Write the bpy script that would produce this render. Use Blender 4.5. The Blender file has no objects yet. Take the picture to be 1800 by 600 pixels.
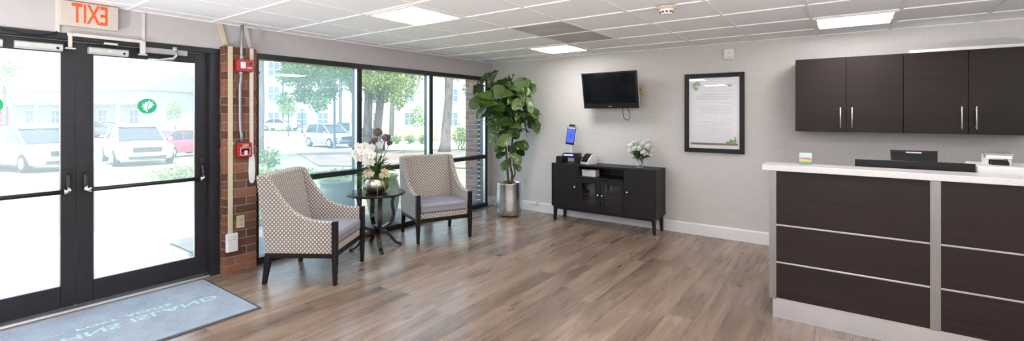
import bpy, bmesh, math, random
from mathutils import Vector, Matrix
random.seed(7)
PI = math.pi
scn = bpy.context.scene
COL = scn.collection

# ---------------------------------------------------------------- camera, sky, sun, exposure
cd = bpy.data.cameras.new('camera'); cam = bpy.data.objects.new('camera', cd); COL.objects.link(cam)
cam.location = (4.709, -5.924, 1.481)
cam.rotation_euler = (PI/2, 0, math.radians(36.0))
cd.sensor_width = 36.0; cd.lens = 805.25/1800*36.0
cd.shift_y = -(300-202.1)/1800
cd.clip_start = 0.05; cd.clip_end = 400
scn.camera = cam

W = bpy.data.worlds.new('sky'); scn.world = W; W.use_nodes = True
wn = W.node_tree.nodes; bg = wn['Background']
bg.inputs['Color'].default_value = (0.68, 0.84, 1.0, 1); bg.inputs['Strength'].default_value = 2.4
sd = bpy.data.lights.new('sun', 'SUN'); sd.energy = 8.0; sd.angle = 0.05; sd.color = (1.0, 0.96, 0.9)
sun = bpy.data.objects.new('sun', sd); COL.objects.link(sun)
sun.rotation_euler = Vector((-0.32, 0.30, -0.90)).to_track_quat('-Z', 'Y').to_euler()
LAMP = 16.0; FILL_POWER = 215.0
vs = scn.view_settings
vs.view_transform = 'Standard'; vs.look = 'None'; vs.exposure = 0.5; vs.gamma = 1.0; vs.use_curve_mapping = False
try:
    scn.cycles.use_denoising = True
    scn.cycles.max_bounces = 10; scn.cycles.diffuse_bounces = 5; scn.cycles.transparent_max_bounces = 16
    scn.cycles.caustics_reflective = False; scn.cycles.caustics_refractive = False
    scn.cycles.sample_clamp_indirect = 6.0
except Exception:
    pass

# ---------------------------------------------------------------- materials
MATS = {}
class NT:
    def __init__(s, name):
        s.m = bpy.data.materials.new(name); s.m.use_nodes = True
        s.t = s.m.node_tree; s.b = s.t.nodes['Principled BSDF']; s.out = s.t.nodes['Material Output']
        MATS[name] = s.m
    def n(s, typ, **kw):
        x = s.t.nodes.new(typ)
        for k, v in kw.items(): setattr(x, k, v)
        return x
    def l(s, a, b): s.t.links.new(a, b)
    def math(s, op, a, b=None, c=None):
        x = s.n('ShaderNodeMath', operation=op)
        for i, v in enumerate((a, b, c)):
            if v is None: continue
            if isinstance(v, (int, float)): x.inputs[i].default_value = v
            else: s.l(v, x.inputs[i])
        return x.outputs[0]
    def ramp(s, fac, stops):
        r = s.n('ShaderNodeValToRGB'); e = r.color_ramp.elements
        while len(e) < len(stops): e.new(0.5)
        for i, (p, c) in enumerate(stops):
            e[i].position = p; e[i].color = tuple(c)+(1,)
        s.l(fac, r.inputs[0]); return r.outputs[0]
    def noise(s, vec, scale, detail=3, rough=0.55):
        x = s.n('ShaderNodeTexNoise'); x.inputs['Scale'].default_value = scale
        x.inputs['Detail'].default_value = detail; x.inputs['Roughness'].default_value = rough
        if vec is not None: s.l(vec, x.inputs['Vector'])
        return x.outputs[0]
    def mapped(s, vec, scale=(1,1,1), loc=(0,0,0)):
        x = s.n('ShaderNodeMapping'); x.inputs['Scale'].default_value = scale; x.inputs['Location'].default_value = loc
        s.l(vec, x.inputs['Vector']); return x.outputs[0]
    def coord(s, which='Object'): return s.n('ShaderNodeTexCoord').outputs[which]
    def mix(s, fac, a, b):
        x = s.n('ShaderNodeMix', data_type='RGBA')
        for i, v in ((0, fac), (6, a), (7, b)):
            if isinstance(v, (int, float)): x.inputs[i].default_value = v
            elif isinstance(v, tuple): x.inputs[i].default_value = v+(1,)
            else: s.l(v, x.inputs[i])
        return x.outputs[2]
    def bump(s, h, strength=0.3, dist=0.01):
        x = s.n('ShaderNodeBump'); x.inputs['Strength'].default_value = strength; x.inputs['Distance'].default_value = dist
        s.l(h, x.inputs['Height']); s.l(x.outputs[0], s.b.inputs['Normal'])
    def rgh(s, v): s.b.inputs['Roughness'].default_value = v; return s
    def col(s, c):
        if isinstance(c, tuple): s.b.inputs['Base Color'].default_value = c+(1,)
        else: s.l(c, s.b.inputs['Base Color'])
        return s

def plain(name, c, rough=0.5, metal=0.0, var=0.06, scale=12.0, spec=0.5, coat=0.0):
    """a plain painted / moulded surface with a faint procedural mottle"""
    t = NT(name)
    f = t.noise(t.coord(), scale, 2)
    a = tuple(max(0, x*(1-var)) for x in c); b = tuple(min(1, x*(1+var)) for x in c)
    t.col(t.ramp(f, [(0.3, a), (0.7, b)])); t.rgh(rough)
    t.b.inputs['Metallic'].default_value = metal
    t.b.inputs['Specular IOR Level'].default_value = spec
    t.b.inputs['Coat Weight'].default_value = coat
    return t.m

def emit(name, c, s):
    t = NT(name); t.b.inputs['Base Color'].default_value = c+(1,)
    t.b.inputs['Emission Color'].default_value = c+(1,); t.b.inputs['Emission Strength'].default_value = s
    return t.m

def glassy(name, tint=(1,1,1), base=0.04, dust=0.0, veil_c=(0.9,0.95,1.0)):
    """clear pane: straight-through light with an edge-on mirror, and an optional pale veil standing in for glare and haze"""
    t = NT(name); t.t.nodes.remove(t.b)
    lw = t.n('ShaderNodeLayerWeight'); lw.inputs['Blend'].default_value = 0.5
    p = t.math('POWER', lw.outputs['Facing'], 5.0)
    f = t.math('MULTIPLY_ADD', p, 0.9, base)
    tr = t.n('ShaderNodeBsdfTransparent'); tr.inputs[0].default_value = tint+(1,)
    gl = t.n('ShaderNodeBsdfGlossy'); gl.inputs['Roughness'].default_value = 0.0; gl.inputs[0].default_value = (1,1,1,1)
    src = tr.outputs[0]
    if dust > 0:
        tl = t.n('ShaderNodeBsdfTranslucent'); tl.inputs[0].default_value = veil_c+(1,)
        mx = t.n('ShaderNodeMixShader'); mx.inputs[0].default_value = dust
        t.l(src, mx.inputs[1]); t.l(tl.outputs[0], mx.inputs[2]); src = mx.outputs[0]
    mx = t.n('ShaderNodeMixShader'); t.l(f, mx.inputs[0]); t.l(src, mx.inputs[1]); t.l(gl.outputs[0], mx.inputs[2])
    t.l(mx.outputs[0], t.out.inputs['Surface'])
    return t.m

def m_floor():
    t = NT('plank_floor'); sx = t.n('ShaderNodeSeparateXYZ'); co = t.coord(); t.l(co, sx.inputs[0])
    PW, PL = 0.182, 1.23
    xr = t.math('DIVIDE', sx.outputs[0], PW); row = t.math('FLOOR', xr)
    wn1 = t.n('ShaderNodeTexWhiteNoise', noise_dimensions='1D'); t.l(row, wn1.inputs['W'])
    yr = t.math('ADD', t.math('DIVIDE', sx.outputs[1], PL), t.math('MULTIPLY', wn1.outputs[0], 7.3)); idx = t.math('FLOOR', yr)
    cb = t.n('ShaderNodeCombineXYZ'); t.l(row, cb.inputs[0]); t.l(idx, cb.inputs[1])
    wn2 = t.n('ShaderNodeTexWhiteNoise', noise_dimensions='2D'); t.l(cb.outputs[0], wn2.inputs['Vector'])
    r = wn2.outputs[0]
    cb2 = t.n('ShaderNodeCombineXYZ')
    t.l(t.math('MULTIPLY_ADD', r, 31.0, sx.outputs[0]), cb2.inputs[0]); t.l(t.math('MULTIPLY_ADD', r, 17.0, sx.outputs[1]), cb2.inputs[1]); t.l(t.math('MULTIPLY', r, 9.0), cb2.inputs[2])
    gv = cb2.outputs[0]
    def wavy(sc_, det, ro, dis):
        x = t.n('ShaderNodeTexNoise'); x.inputs['Scale'].default_value = 1.0; x.inputs['Detail'].default_value = det; x.inputs['Roughness'].default_value = ro; x.inputs['Distortion'].default_value = dis
        t.l(t.mapped(gv, sc_), x.inputs['Vector']); return x.outputs[0]
    fine = wavy((22, 1.0, 1), 6, 0.62, 0.4)
    broad = wavy((6.0, 1.1, 1), 4, 0.6, 0.5)
    streak = wavy((70, 2.2, 1), 3, 0.55, 0.5)
    v = t.math('ADD', t.math('MULTIPLY', fine, 0.38), t.math('MULTIPLY', broad, 0.62))
    v = t.math('ADD', v, t.math('MULTIPLY_ADD', r, 0.15, -0.075))
    c = t.ramp(v, [(0.30, (0.090, 0.064, 0.049)), (0.44, (0.185, 0.127, 0.093)), (0.56, (0.265, 0.187, 0.136)), (0.74, (0.37, 0.275, 0.207))])
    # cracks / dark grain lines and knots
    crk = t.ramp(streak, [(0.27, (0.36, 0.30, 0.27)), (0.38, (1, 1, 1))])
    mm = t.n('ShaderNodeMix', data_type='RGBA', blend_type='MULTIPLY'); mm.inputs[0].default_value = 0.28
    t.l(c, mm.inputs[6]); t.l(crk, mm.inputs[7])
    vo = t.n('ShaderNodeTexVoronoi'); t.l(t.mapped(gv, (5.5, 2.6, 1)), vo.inputs['Vector']); vo.inputs['Scale'].default_value = 1.0
    kn = t.ramp(vo.outputs['Distance'], [(0.04, (0.34, 0.29, 0.27)), (0.17, (1, 1, 1))])
    m2 = t.n('ShaderNodeMix', data_type='RGBA', blend_type='MULTIPLY'); m2.inputs[0].default_value = 0.8
    t.l(mm.outputs[2], m2.inputs[6]); t.l(kn, m2.inputs[7])
    fx = t.math('FRACT', xr); fy = t.math('FRACT', yr)
    ex = t.math('LESS_THAN', t.math('ABSOLUTE', t.math('SUBTRACT', fx, 0.5)), 0.492)
    ey = t.math('LESS_THAN', t.math('ABSOLUTE', t.math('SUBTRACT', fy, 0.5)), 0.4985)
    e = t.math('MULTIPLY', ex, ey)
    t.col(t.mix(t.math('MULTIPLY_ADD', e, 0.7, 0.3), (0.07, 0.05, 0.04), m2.outputs[2]))
    rr = t.math('MULTIPLY_ADD', fine, 0.18, 0.19); t.l(rr, t.b.inputs['Roughness'])
    t.b.inputs['Specular IOR Level'].default_value = 0.55
    t.bump(t.math('ADD', t.math('MULTIPLY', e, 0.6), t.math('MULTIPLY', fine, 0.25)), 0.12, 0.003)
    return t.m

def m_wallpaper():
    t = NT('linen_wallpaper'); co = t.coord()
    h = t.noise(t.mapped(co, (4, 4, 170)), 1.0, 3, 0.7); v = t.noise(t.mapped(co, (190, 190, 6)), 1.0, 3, 0.7)
    w = t.math('ADD', t.math('MULTIPLY', h, 0.55), t.math('MULTIPLY', v, 0.45))
    t.col(t.ramp(w, [(0.34, (0.545, 0.522, 0.508)), (0.5, (0.625, 0.603, 0.588)), (0.64, (0.675, 0.657, 0.642))])); t.rgh(0.72)
    t.bump(w, 0.2, 0.003); return t.m

def m_brick():
    t = NT('red_brick'); g = t.n('ShaderNodeNewGeometry')
    c = t.ramp(g.outputs['Random Per Island'], [(0.0, (0.085, 0.042, 0.03)), (0.3, (0.17, 0.068, 0.040)), (0.6, (0.24, 0.092, 0.050)), (0.85, (0.30, 0.128, 0.072)), (1.0, (0.12, 0.065, 0.048))])
    f = t.noise(t.coord(), 55, 4, 0.7)
    mm = t.n('ShaderNodeMix', data_type='RGBA', blend_type='MULTIPLY'); mm.inputs[0].default_value = 0.285
    t.l(c, mm.inputs[6]); t.l(t.ramp(f, [(0.3, (0.55, 0.5, 0.5)), (0.62, (1, 1, 1))]), mm.inputs[7])
    t.col(mm.outputs[2]); t.rgh(0.85); t.bump(f, 0.5, 0.004); return t.m

def m_dots():
    t = NT('dotted_upholstery'); uv = t.n('ShaderNodeUVMap').outputs[0]
    sx = t.n('ShaderNodeSeparateXYZ'); t.l(uv, sx.inputs[0])
    A, B = 0.035, 0.038
    cu = t.math('COSINE', t.math('MULTIPLY', sx.outputs[0], 2*PI/A)); cv = t.math('COSINE', t.math('MULTIPLY', sx.outputs[1], 2*PI/B))
    p = t.math('MULTIPLY', cu, cv)
    n = t.noise(t.mapped(uv, (900, 900, 1)), 1.0, 2)
    # staggered ovals: raised where both waves agree
    c = t.ramp(p, [(0.14, (0.225, 0.195, 0.18)), (0.36, (0.66, 0.60, 0.52)), (0.9, (0.76, 0.71, 0.63))])
    t.col(t.mix(t.math('MULTIPLY', n, 0.25), c, (0.30, 0.27, 0.25))); t.rgh(0.8); t.bump(t.math('MULTIPLY', p, 1.0), 0.25, 0.004)
    t.b.inputs['Sheen Weight'].default_value = 0.2
    return t.m

def m_fabric(name, c, rough=0.85, scale=700, var=0.14):
    t = NT(name); f = t.noise(t.mapped(t.coord(), (scale,)*3), 1.0, 2)
    t.col(t.ramp(f, [(0.3, tuple(x*(1-var) for x in c)), (0.7, tuple(min(1, x*(1+var)) for x in c))])); t.rgh(rough); t.bump(f, 0.25, 0.001); return t.m

def m_wood(name, ca, cb, axis='z', rough=0.35, coat=0.0, dens=60, spec=0.5):
    t = NT(name); sc = {'x': (1.6, dens, dens), 'y': (dens, 1.6, dens), 'z': (dens, dens, 1.6)}[axis]
    f = t.noise(t.mapped(t.coord(), sc), 1.0, 4, 0.6)
    t.col(t.ramp(f, [(0.32, ca), (0.68, cb)])); t.rgh(rough); t.b.inputs['Coat Weight'].default_value = coat; t.b.inputs['Specular IOR Level'].default_value = spec
    t.bump(f, 0.1, 0.001); return t.m

def m_leaf(name, stops, rough=0.35, vein=None, trans=0.25):
    t = NT(name); g = t.n('ShaderNodeNewGeometry')
    c = t.ramp(g.outputs['Random Per Island'], stops)
    if vein:
        uv = t.n('ShaderNodeUVMap').outputs[0]; sx = t.n('ShaderNodeSeparateXYZ'); t.l(uv, sx.inputs[0])
        au = t.math('ABSOLUTE', sx.outputs[0])
        mid = t.math('LESS_THAN', au, 0.035)
        ph = t.math('FRACT', t.math('SUBTRACT', t.math('MULTIPLY', sx.outputs[1], 6.0), t.math('MULTIPLY', au, 2.2)))
        side = t.math('LESS_THAN', ph, 0.09)
        c = t.mix(t.math('MULTIPLY', t.math('MAXIMUM', mid, side), 0.3), c, vein)
        t.bump(t.math('ABSOLUTE', t.math('SUBTRACT', ph, 0.5)), 0.3, 0.01)
        c = t.mix(t.math('MULTIPLY', g.outputs['Backfacing'], 0.45), c, (0.20, 0.27, 0.12))
    t.col(c); t.rgh(rough)
    if trans:
        tl = t.n('ShaderNodeBsdfTranslucent'); t.l(c, tl.inputs[0]); mx = t.n('ShaderNodeMixShader'); mx.inputs[0].default_value = trans
        t.l(t.b.outputs[0], mx.inputs[1]); t.l(tl.outputs[0], mx.inputs[2]); t.l(mx.outputs[0], t.out.inputs['Surface'])
    return t.m

def m_hammer(name, c, rough=0.22, scale=38):
    t = NT(name); vo = t.n('ShaderNodeTexVoronoi'); vo.inputs['Scale'].default_value = scale; t.l(t.coord(), vo.inputs['Vector'])
    n = t.noise(t.coord(), 9, 2); t.col(t.ramp(n, [(0.3, tuple(x*0.85 for x in c)), (0.7, c)]))
    t.b.inputs['Metallic'].default_value = 1.0; t.rgh(rough); t.bump(vo.outputs['Distance'], 0.25, 0.004); return t.m

def m_ground(name, a, b, scale=4.0, fine=60, rough=0.95):
    t = NT(name); co = t.coord(); f = t.noise(co, scale, 5, 0.65); g = t.noise(co, fine, 3, 0.7)
    v = t.math('ADD', t.math('MULTIPLY', f, 0.6), t.math('MULTIPLY', g, 0.4))
    t.col(t.ramp(v, [(0.35, a), (0.65, b)])); t.rgh(rough); t.bump(g, 0.5, 0.02); return t.m

FLOOR = m_floor(); PAPER = m_wallpaper(); BRICK = m_brick(); DOTS = m_dots()
MORTAR = plain('mortar', (0.27, 0.235, 0.21), 0.95, var=0.2, scale=60)
PAINT = plain('grey_wall_paint', (0.51, 0.495, 0.50), 0.8, var=0.02)
TILE = NT('ceiling_tile'); _n = TILE.noise(TILE.coord(), 260, 2); TILE.col(TILE.ramp(_n, [(0.35, (0.83, 0.84, 0.88)), (0.6, (0.91, 0.92, 0.96))])).rgh(0.9); TILE.bump(_n, 0.15, 0.002); TILE = TILE.m
STAIN = NT('stained_ceiling_tile'); _n = STAIN.noise(STAIN.coord(), 3.2, 4); STAIN.col(STAIN.ramp(_n, [(0.3, (0.40, 0.39, 0.37)), (0.7, (0.56, 0.55, 0.54))])).rgh(0.9); STAIN = STAIN.m
GRID = plain('white_ceiling_grid', (0.86, 0.86, 0.87), 0.45, var=0.02)
WHITE = plain('white_paint', (0.83, 0.83, 0.84), 0.4, var=0.02)
WPLAST = plain('white_plastic', (0.80, 0.80, 0.80), 0.4, var=0.02)
BEIGE = plain('beige_plastic', (0.62, 0.54, 0.38), 0.45, var=0.04)
OFFWHITE = plain('off_white_plastic', (0.66, 0.62, 0.58), 0.45, var=0.03)
BRONZE = plain('dark_bronze_metal', (0.018, 0.018, 0.023), 0.38, 0.0, var=0.15, spec=0.4)
ALU = plain('satin_aluminium', (0.62, 0.62, 0.64), 0.28, 1.0, var=0.04)
BRUSHED = NT('brushed_steel'); _n = BRUSHED.noise(BRUSHED.mapped(BRUSHED.coord(), (200, 200, 3)), 1.0, 3); BRUSHED.col(BRUSHED.ramp(_n, [(0.3, (0.33, 0.325, 0.33)), (0.7, (0.42, 0.415, 0.42))])).rgh(0.38); BRUSHED.b.inputs['Metallic'].default_value = 1.0; BRUSHED = BRUSHED.m
PLINTH = plain('brushed_plinth', (0.66, 0.65, 0.66), 0.42, 0.85, var=0.05, scale=4)
NICKEL = plain('satin_nickel', (0.60, 0.57, 0.53), 0.45, 0.35, var=0.03)
GALV = plain('galvanised_steel', (0.36, 0.37, 0.39), 0.42, 0.8, var=0.08)
CHROME = plain('chrome', (0.8, 0.8, 0.8), 0.12, 1.0, var=0.02)
SENSOR = plain('grey_sensor_housing', (0.55, 0.55, 0.56), 0.4, 0.3, var=0.03)
SILVERP = plain('silver_paint', (0.42, 0.42, 0.43), 0.4, 0.5, var=0.03)
RED = plain('alarm_red', (0.40, 0.014, 0.017), 0.35, var=0.06)
SIGNRED = emit('sign_red_letter', (0.85, 0.075, 0.012), 0.35)
SIGNBOX = plain('sign_housing', (0.58, 0.54, 0.47), 0.45, var=0.03)
BLACKP = plain('black_plastic', (0.009, 0.009, 0.010), 0.35, var=0.15, spec=0.3)
SCREEN = plain('dark_screen', (0.004, 0.005, 0.007), 0.08, var=0.1, spec=0.25)
BLUESCR = emit('blue_screen', (0.05, 0.09, 0.62), 0.5)
BLUEDK = emit('blue_screen_mark', (0.03, 0.06, 0.45), 0.6)
BLUELED = emit('blue_light_strip', (0.25, 0.22, 1.0), 2.2)
YLED = emit('green_indicator', (0.7, 0.9, 0.1), 1.0)
ESPRESSO = m_wood('espresso_chair_wood', (0.006, 0.005, 0.005), (0.014, 0.010, 0.010), 'z', 0.32, spec=.3)
TABLEW = m_wood('espresso_table_wood', (0.010, 0.006, 0.005), (0.026, 0.013, 0.010), 'z', 0.22, 0.0, 25, spec=.4)
SBW = m_wood('black_brown_ash', (0.006, 0.005, 0.007), (0.018, 0.015, 0.018), 'z', 0.42, 0, 45, spec=.3)
CABW = m_wood('espresso_laminate', (0.017, 0.0105, 0.0095), (0.028, 0.018, 0.017), 'x', 0.36, 0, 40, spec=.3)
CABV = m_wood('espresso_laminate_upright', (0.0145, 0.0088, 0.0082), (0.021, 0.0132, 0.0125), 'x', 0.34, 0, 20, spec=.25)
QUARTZ = NT('white_quartz'); _n = QUARTZ.noise(QUARTZ.coord(), 150, 3, 0.7); QUARTZ.col(QUARTZ.ramp(_n, [(0.36, (0.60, 0.59, 0.58)), (0.5, (0.70, 0.69, 0.69)), (0.65, (0.74, 0.735, 0.735))])).rgh(0.3); QUARTZ = QUARTZ.m
CUSH = m_fabric('lavender_grey_vinyl', (0.285, 0.28, 0.325), 0.5, 250, 0.05)
MATF = NT('blue_grey_mat'); _a = MATF.noise(MATF.coord(), 170, 3, .8); _b = MATF.noise(MATF.coord(), 5, 4)
MATF.col(MATF.ramp(MATF.math('ADD', MATF.math('MULTIPLY', _a, 0.7), MATF.math('MULTIPLY', _b, 0.3)), [(0.34, (0.17, 0.21, 0.26)), (0.5, (0.29, 0.345, 0.41)), (0.66, (0.40, 0.46, 0.53))])).rgh(0.95); MATF.bump(_a, 0.6, 0.004); MATF = MATF.m
MATEDGE = plain('mat_rubber_edge', (0.05, 0.055, 0.07), 0.6)
MATTXT = m_fabric('mint_carpet_letter', (0.40, 0.57, 0.55), 0.95, 120, 0.3)
GLASS = glassy('window_glass', (0.95, 0.98, 0.99), 0.05, 0.045, (0.80, 0.92, 1.0)); HAZY = glassy('hazy_window_glass', (0.93, 0.97, 1.0), 0.06, 0.13, (0.72, 0.90, 1.0))
DGLASS = glassy('door_glass', (0.97, 0.99, 1.0), 0.04, 0.145, (0.93, 0.96, 1.0))  # whitish veil mixed into the pane to imitate lens glare
PGLASS = glassy('picture_glass', (1, 1, 1), 0.05)
CGLASS = glassy('cabinet_glass', (0.75, 0.78, 0.80), 0.07)
VGLASS = glassy('vase_glass', (0.93, 0.96, 0.97), 0.10)
FIG = m_leaf('fig_leaf', [(0, (0.016, 0.045, 0.010)), (0.35, (0.035, 0.085, 0.014)), (0.7, (0.065, 0.135, 0.022)), (1, (0.10, 0.18, 0.035))], 0.28, (0.12, 0.19, 0.05), 0.12)
BARK = NT('brown_bark'); _n = BARK.noise(BARK.mapped(BARK.coord(), (40, 40, 8)), 1.0, 4); BARK.col(BARK.ramp(_n, [(0.3, (0.07, 0.045, 0.03)), (0.7, (0.17, 0.11, 0.075))])).rgh(0.85); BARK.bump(_n, 0.5, 0.006); BARK = BARK.m
SILVER = m_hammer('hammered_silver', (0.70, 0.70, 0.71), 0.27, 75)
PEWTER = m_hammer('hammered_pewter', (0.60, 0.56, 0.52), 0.28, 120)
MOSS = m_ground('moss', (0.10, 0.11, 0.03), (0.34, 0.30, 0.10), 30, 120)
PETAL = m_leaf('white_petal', [(0, (0.86, 0.85, 0.84)), (1, (0.93, 0.92, 0.90))], 0.6, None, 0.18)
CREAM = m_leaf('cream_petal', [(0, (0.66, 0.52, 0.36)), (1, (0.80, 0.68, 0.52))], 0.6, None, 0.3)
YEL = plain('yellow_flower_lip', (0.75, 0.55, 0.12), 0.6)
PLUM = m_leaf('plum_floret', [(0, (0.12, 0.06, 0.065)), (1, (0.34, 0.21, 0.20))], 0.8, None, 0.1)
BLADE = m_leaf('grass_blade', [(0, (0.10, 0.20, 0.02)), (0.6, (0.25, 0.40, 0.05)), (1, (0.40, 0.50, 0.10))], 0.5, None, 0.3)
STEM = plain('green_stem', (0.12, 0.20, 0.05), 0.6)
DKLEAF = m_leaf('bouquet_leaf', [(0, (0.03, 0.09, 0.02)), (1, (0.10, 0.20, 0.05))], 0.45, None, 0.15)
PAPERW = plain('poster_paper', (0.80, 0.80, 0.83), 0.7, var=0.01)
INK = plain('grey_print', (0.55, 0.55, 0.59), 0.7)
INKD = plain('dark_print', (0.10, 0.11, 0.14), 0.7)
GREENP = NT('printed_green'); _n = GREENP.noise(GREENP.coord(), 60, 3); GREENP.col(GREENP.ramp(_n, [(0.35, (0.06, 0.20, 0.04)), (0.65, (0.25, 0.45, 0.15))])).rgh(0.6); GREENP = GREENP.m
BROWNP = plain('printed_brown', (0.16, 0.085, 0.045), 0.6, var=0.3)
DECALG = m_leaf('green_decal', [(0, (.04, .36, .16)), (1, (.04, .36, .16))], .5, None, .6)
DECALW = m_leaf('white_decal', [(0, (.88, .88, .88)), (1, (.88, .88, .88))], .5, None, .7)
TEXTW = plain('white_letter', (0.85, 0.82, 0.82), 0.5)

# ---------------------------------------------------------------- mesh helpers
class MB:
    def __init__(s): s.bm = bmesh.new()
    def _add(s, verts, faces, M=None):
        vs_ = [s.bm.verts.new((M @ Vector(v)) if M else v) for v in verts]
        for f in faces:
            try: s.bm.faces.new([vs_[i] for i in f])
            except ValueError: pass
        return vs_
    def box(s, x0, x1, y0, y1, z0, z1, M=None):
        v = [(x0,y0,z0),(x1,y0,z0),(x1,y1,z0),(x0,y1,z0),(x0,y0,z1),(x1,y0,z1),(x1,y1,z1),(x0,y1,z1)]
        s._add(v, [(0,3,2,1),(4,5,6,7),(0,1,5,4),(1,2,6,5),(2,3,7,6),(3,0,4,7)], M); return s
    def frustum(s, c0, h0, c1, h1, M=None):
        """square bar from centre c0 (half sizes h0) up to c1 (half sizes h1)"""
        v = []
        for c, h in ((c0, h0), (c1, h1)):
            for sx_, sy_ in ((-1,-1),(1,-1),(1,1),(-1,1)): v.append((c[0]+sx_*h[0], c[1]+sy_*h[1], c[2]))
        s._add(v, [(0,3,2,1),(4,5,6,7),(0,1,5,4),(1,2,6,5),(2,3,7,6),(3,0,4,7)], M); return s
    def prism(s, pts, a, b, axis='y', M=None):
        """polygon pts in the plane across `axis`, extruded from a to b"""
        def P(p, t): return {'y': (p[0], t, p[1]), 'x': (t, p[0], p[1]), 'z': (p[0], p[1], t)}[axis]
        n = len(pts); v = [P(p, a) for p in pts]+[P(p, b) for p in pts]
        f = [tuple(range(n)), tuple(range(2*n-1, n-1, -1))]+[(i, i+n, (i+1) % n+n, (i+1) % n) for i in range(n)]
        s._add(v, f, M); return s
    def lathe(s, prof, c=(0,0,0), n=32, M=None, cap=True):
        v = []; f = []
        for (r, z) in prof:
            for i in range(n):
                a = 2*PI*i/n; v.append((c[0]+r*math.cos(a), c[1]+r*math.sin(a), c[2]+z))
        for k in range(len(prof)-1):
            for i in range(n): f.append((k*n+i, k*n+(i+1) % n, (k+1)*n+(i+1) % n, (k+1)*n+i))
        if cap:
            if prof[0][0] > 1e-4: f.append(tuple(range(n-1, -1, -1)))
            if prof[-1][0] > 1e-4: f.append(tuple((len(prof)-1)*n+i for i in range(n)))
        s._add(v, f, M); return s
    def cyl(s, p0, p1, r, n=14, r1=None):
        return s.tube([p0, p1], [r, r if r1 is None else r1], n)
    def tube(s, pts, r, n=10):
        pts = [Vector(p) for p in pts]
        if isinstance(r, (int, float)): r = [r]*len(pts)
        v = []; f = []; up = None
        for i, p in enumerate(pts):
            d = (pts[min(i+1, len(pts)-1)]-pts[max(i-1, 0)]).normalized()
            if up is None: up = Vector((0,0,1)) if abs(d.z) < 0.9 else Vector((1,0,0))
            a = d.cross(up)
            if a.length < 1e-5: a = d.orthogonal()
            a.normalize(); b = a.cross(d).normalized(); up = b
            for k in range(n):
                t = 2*PI*k/n; v.append(p+(a*math.cos(t)+b*math.sin(t))*r[i])
        for i in range(len(pts)-1):
            for k in range(n): f.append((i*n+k, i*n+(k+1) % n, (i+1)*n+(k+1) % n, (i+1)*n+k))
        f.append(tuple(range(n-1, -1, -1))); f.append(tuple((len(pts)-1)*n+k for k in range(n)))
        s._add(v, f); return s
    def sweep(s, pts, hw, hn, side):
        """flat bar along pts: half width hw along `side`, half thickness hn across"""
        pts = [Vector(p) for p in pts]; side = Vector(side).normalized(); v = []; f = []
        for i, p in enumerate(pts):
            d = (pts[min(i+1, len(pts)-1)]-pts[max(i-1, 0)]).normalized(); nn = d.cross(side).normalized()
            t = hn[i] if isinstance(hn, (list, tuple)) else hn
            for a, b in ((-1,-1),(1,-1),(1,1),(-1,1)): v.append(p+side*hw*a+nn*t*b)
        for i in range(len(pts)-1):
            for k in range(4): f.append((i*4+k, i*4+(k+1) % 4, (i+1)*4+(k+1) % 4, (i+1)*4+k))
        f.append((3,2,1,0)); f.append(tuple((len(pts)-1)*4+k for k in range(4)))
        s._add(v, f); return s
    def ball(s, c, r, n=12, sc=(1,1,1)):
        m = n//2; prof = [(r*math.sin(PI*k/m), -r*math.cos(PI*k/m)) for k in range(m+1)]
        prof[0] = (1e-5, prof[0][1]); prof[-1] = (1e-5, prof[-1][1])
        M = Matrix.Translation(c) @ Matrix.Diagonal((sc[0], sc[1], sc[2], 1)); return s.lathe(prof, (0,0,0), n, M, cap=False)
    def loft(s, rings, cap=True):
        n = len(rings[0]); v = [p for r in rings for p in r]; f = []
        for i in range(len(rings)-1):
            for k in range(n): f.append((i*n+k, i*n+(k+1) % n, (i+1)*n+(k+1) % n, (i+1)*n+k))
        if cap: f.append(tuple(range(n-1, -1, -1))); f.append(tuple((len(rings)-1)*n+k for k in range(n)))
        s._add(v, f); return s
    def build(s, name, mat, parent=None, bevel=0.0, seg=2, smooth=False, sub=0, uv=False):
        bmesh.ops.recalc_face_normals(s.bm, faces=s.bm.faces)
        if uv:
            L = s.bm.loops.layers.uv.new('UVMap')
            for f in s.bm.faces:
                n = f.normal; k = max(range(3), key=lambda i: abs(n[i]))
                for l in f.loops:
                    c = l.vert.co; l[L].uv = ((c.y, c.z), (c.x, c.z), (c.x, c.y))[k]
        me = bpy.data.meshes.new(name); s.bm.to_mesh(me); s.bm.free(); me.materials.append(mat)
        o = bpy.data.objects.new(name, me); COL.objects.link(o)
        if parent: o.parent = parent
        if smooth:
            for p in me.polygons: p.use_smooth = True
        if bevel > 0:
            b = o.modifiers.new('bevel', 'BEVEL'); b.width = bevel; b.segments = seg; b.limit_method = 'ANGLE'; b.angle_limit = math.radians(35)
        if sub:
            b = o.modifiers.new('subd', 'SUBSURF'); b.levels = sub; b.render_levels = sub
        return o

def tag(o, label=None, cat=None, group=None, kind=None):
    if label: o['label'] = label
    if cat: o['category'] = cat
    if group: o['group'] = group
    if kind: o['kind'] = kind
    return o
def thing(name, label, cat, loc=(0,0,0), rz=0.0, group=None):
    o = bpy.data.objects.new(name, None); COL.objects.link(o); o.location = loc; o.rotation_euler = (0,0,rz); o.empty_display_size = 0.1
    return tag(o, label, cat, group)
def sempty(name, loc=(0,0,0), label=None, cat=None):
    o = bpy.data.objects.new(name, None); COL.objects.link(o); o.location = loc; o['kind'] = 'structure'
    return tag(o, label, cat)
def struct(o, label=None, cat=None): return tag(o, label, cat, None, 'structure')
def dup(root, loc, rz, label, group=None):
    r = root.copy(); COL.objects.link(r); r.location = loc; r.rotation_euler = (0,0,rz); r['label'] = label
    if group: r['group'] = group
    for ch in list(root.children):
        c = ch.copy(); COL.objects.link(c); c.parent = r
        for g in list(ch.children):
            d = g.copy(); COL.objects.link(d); d.parent = c
    return r

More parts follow.
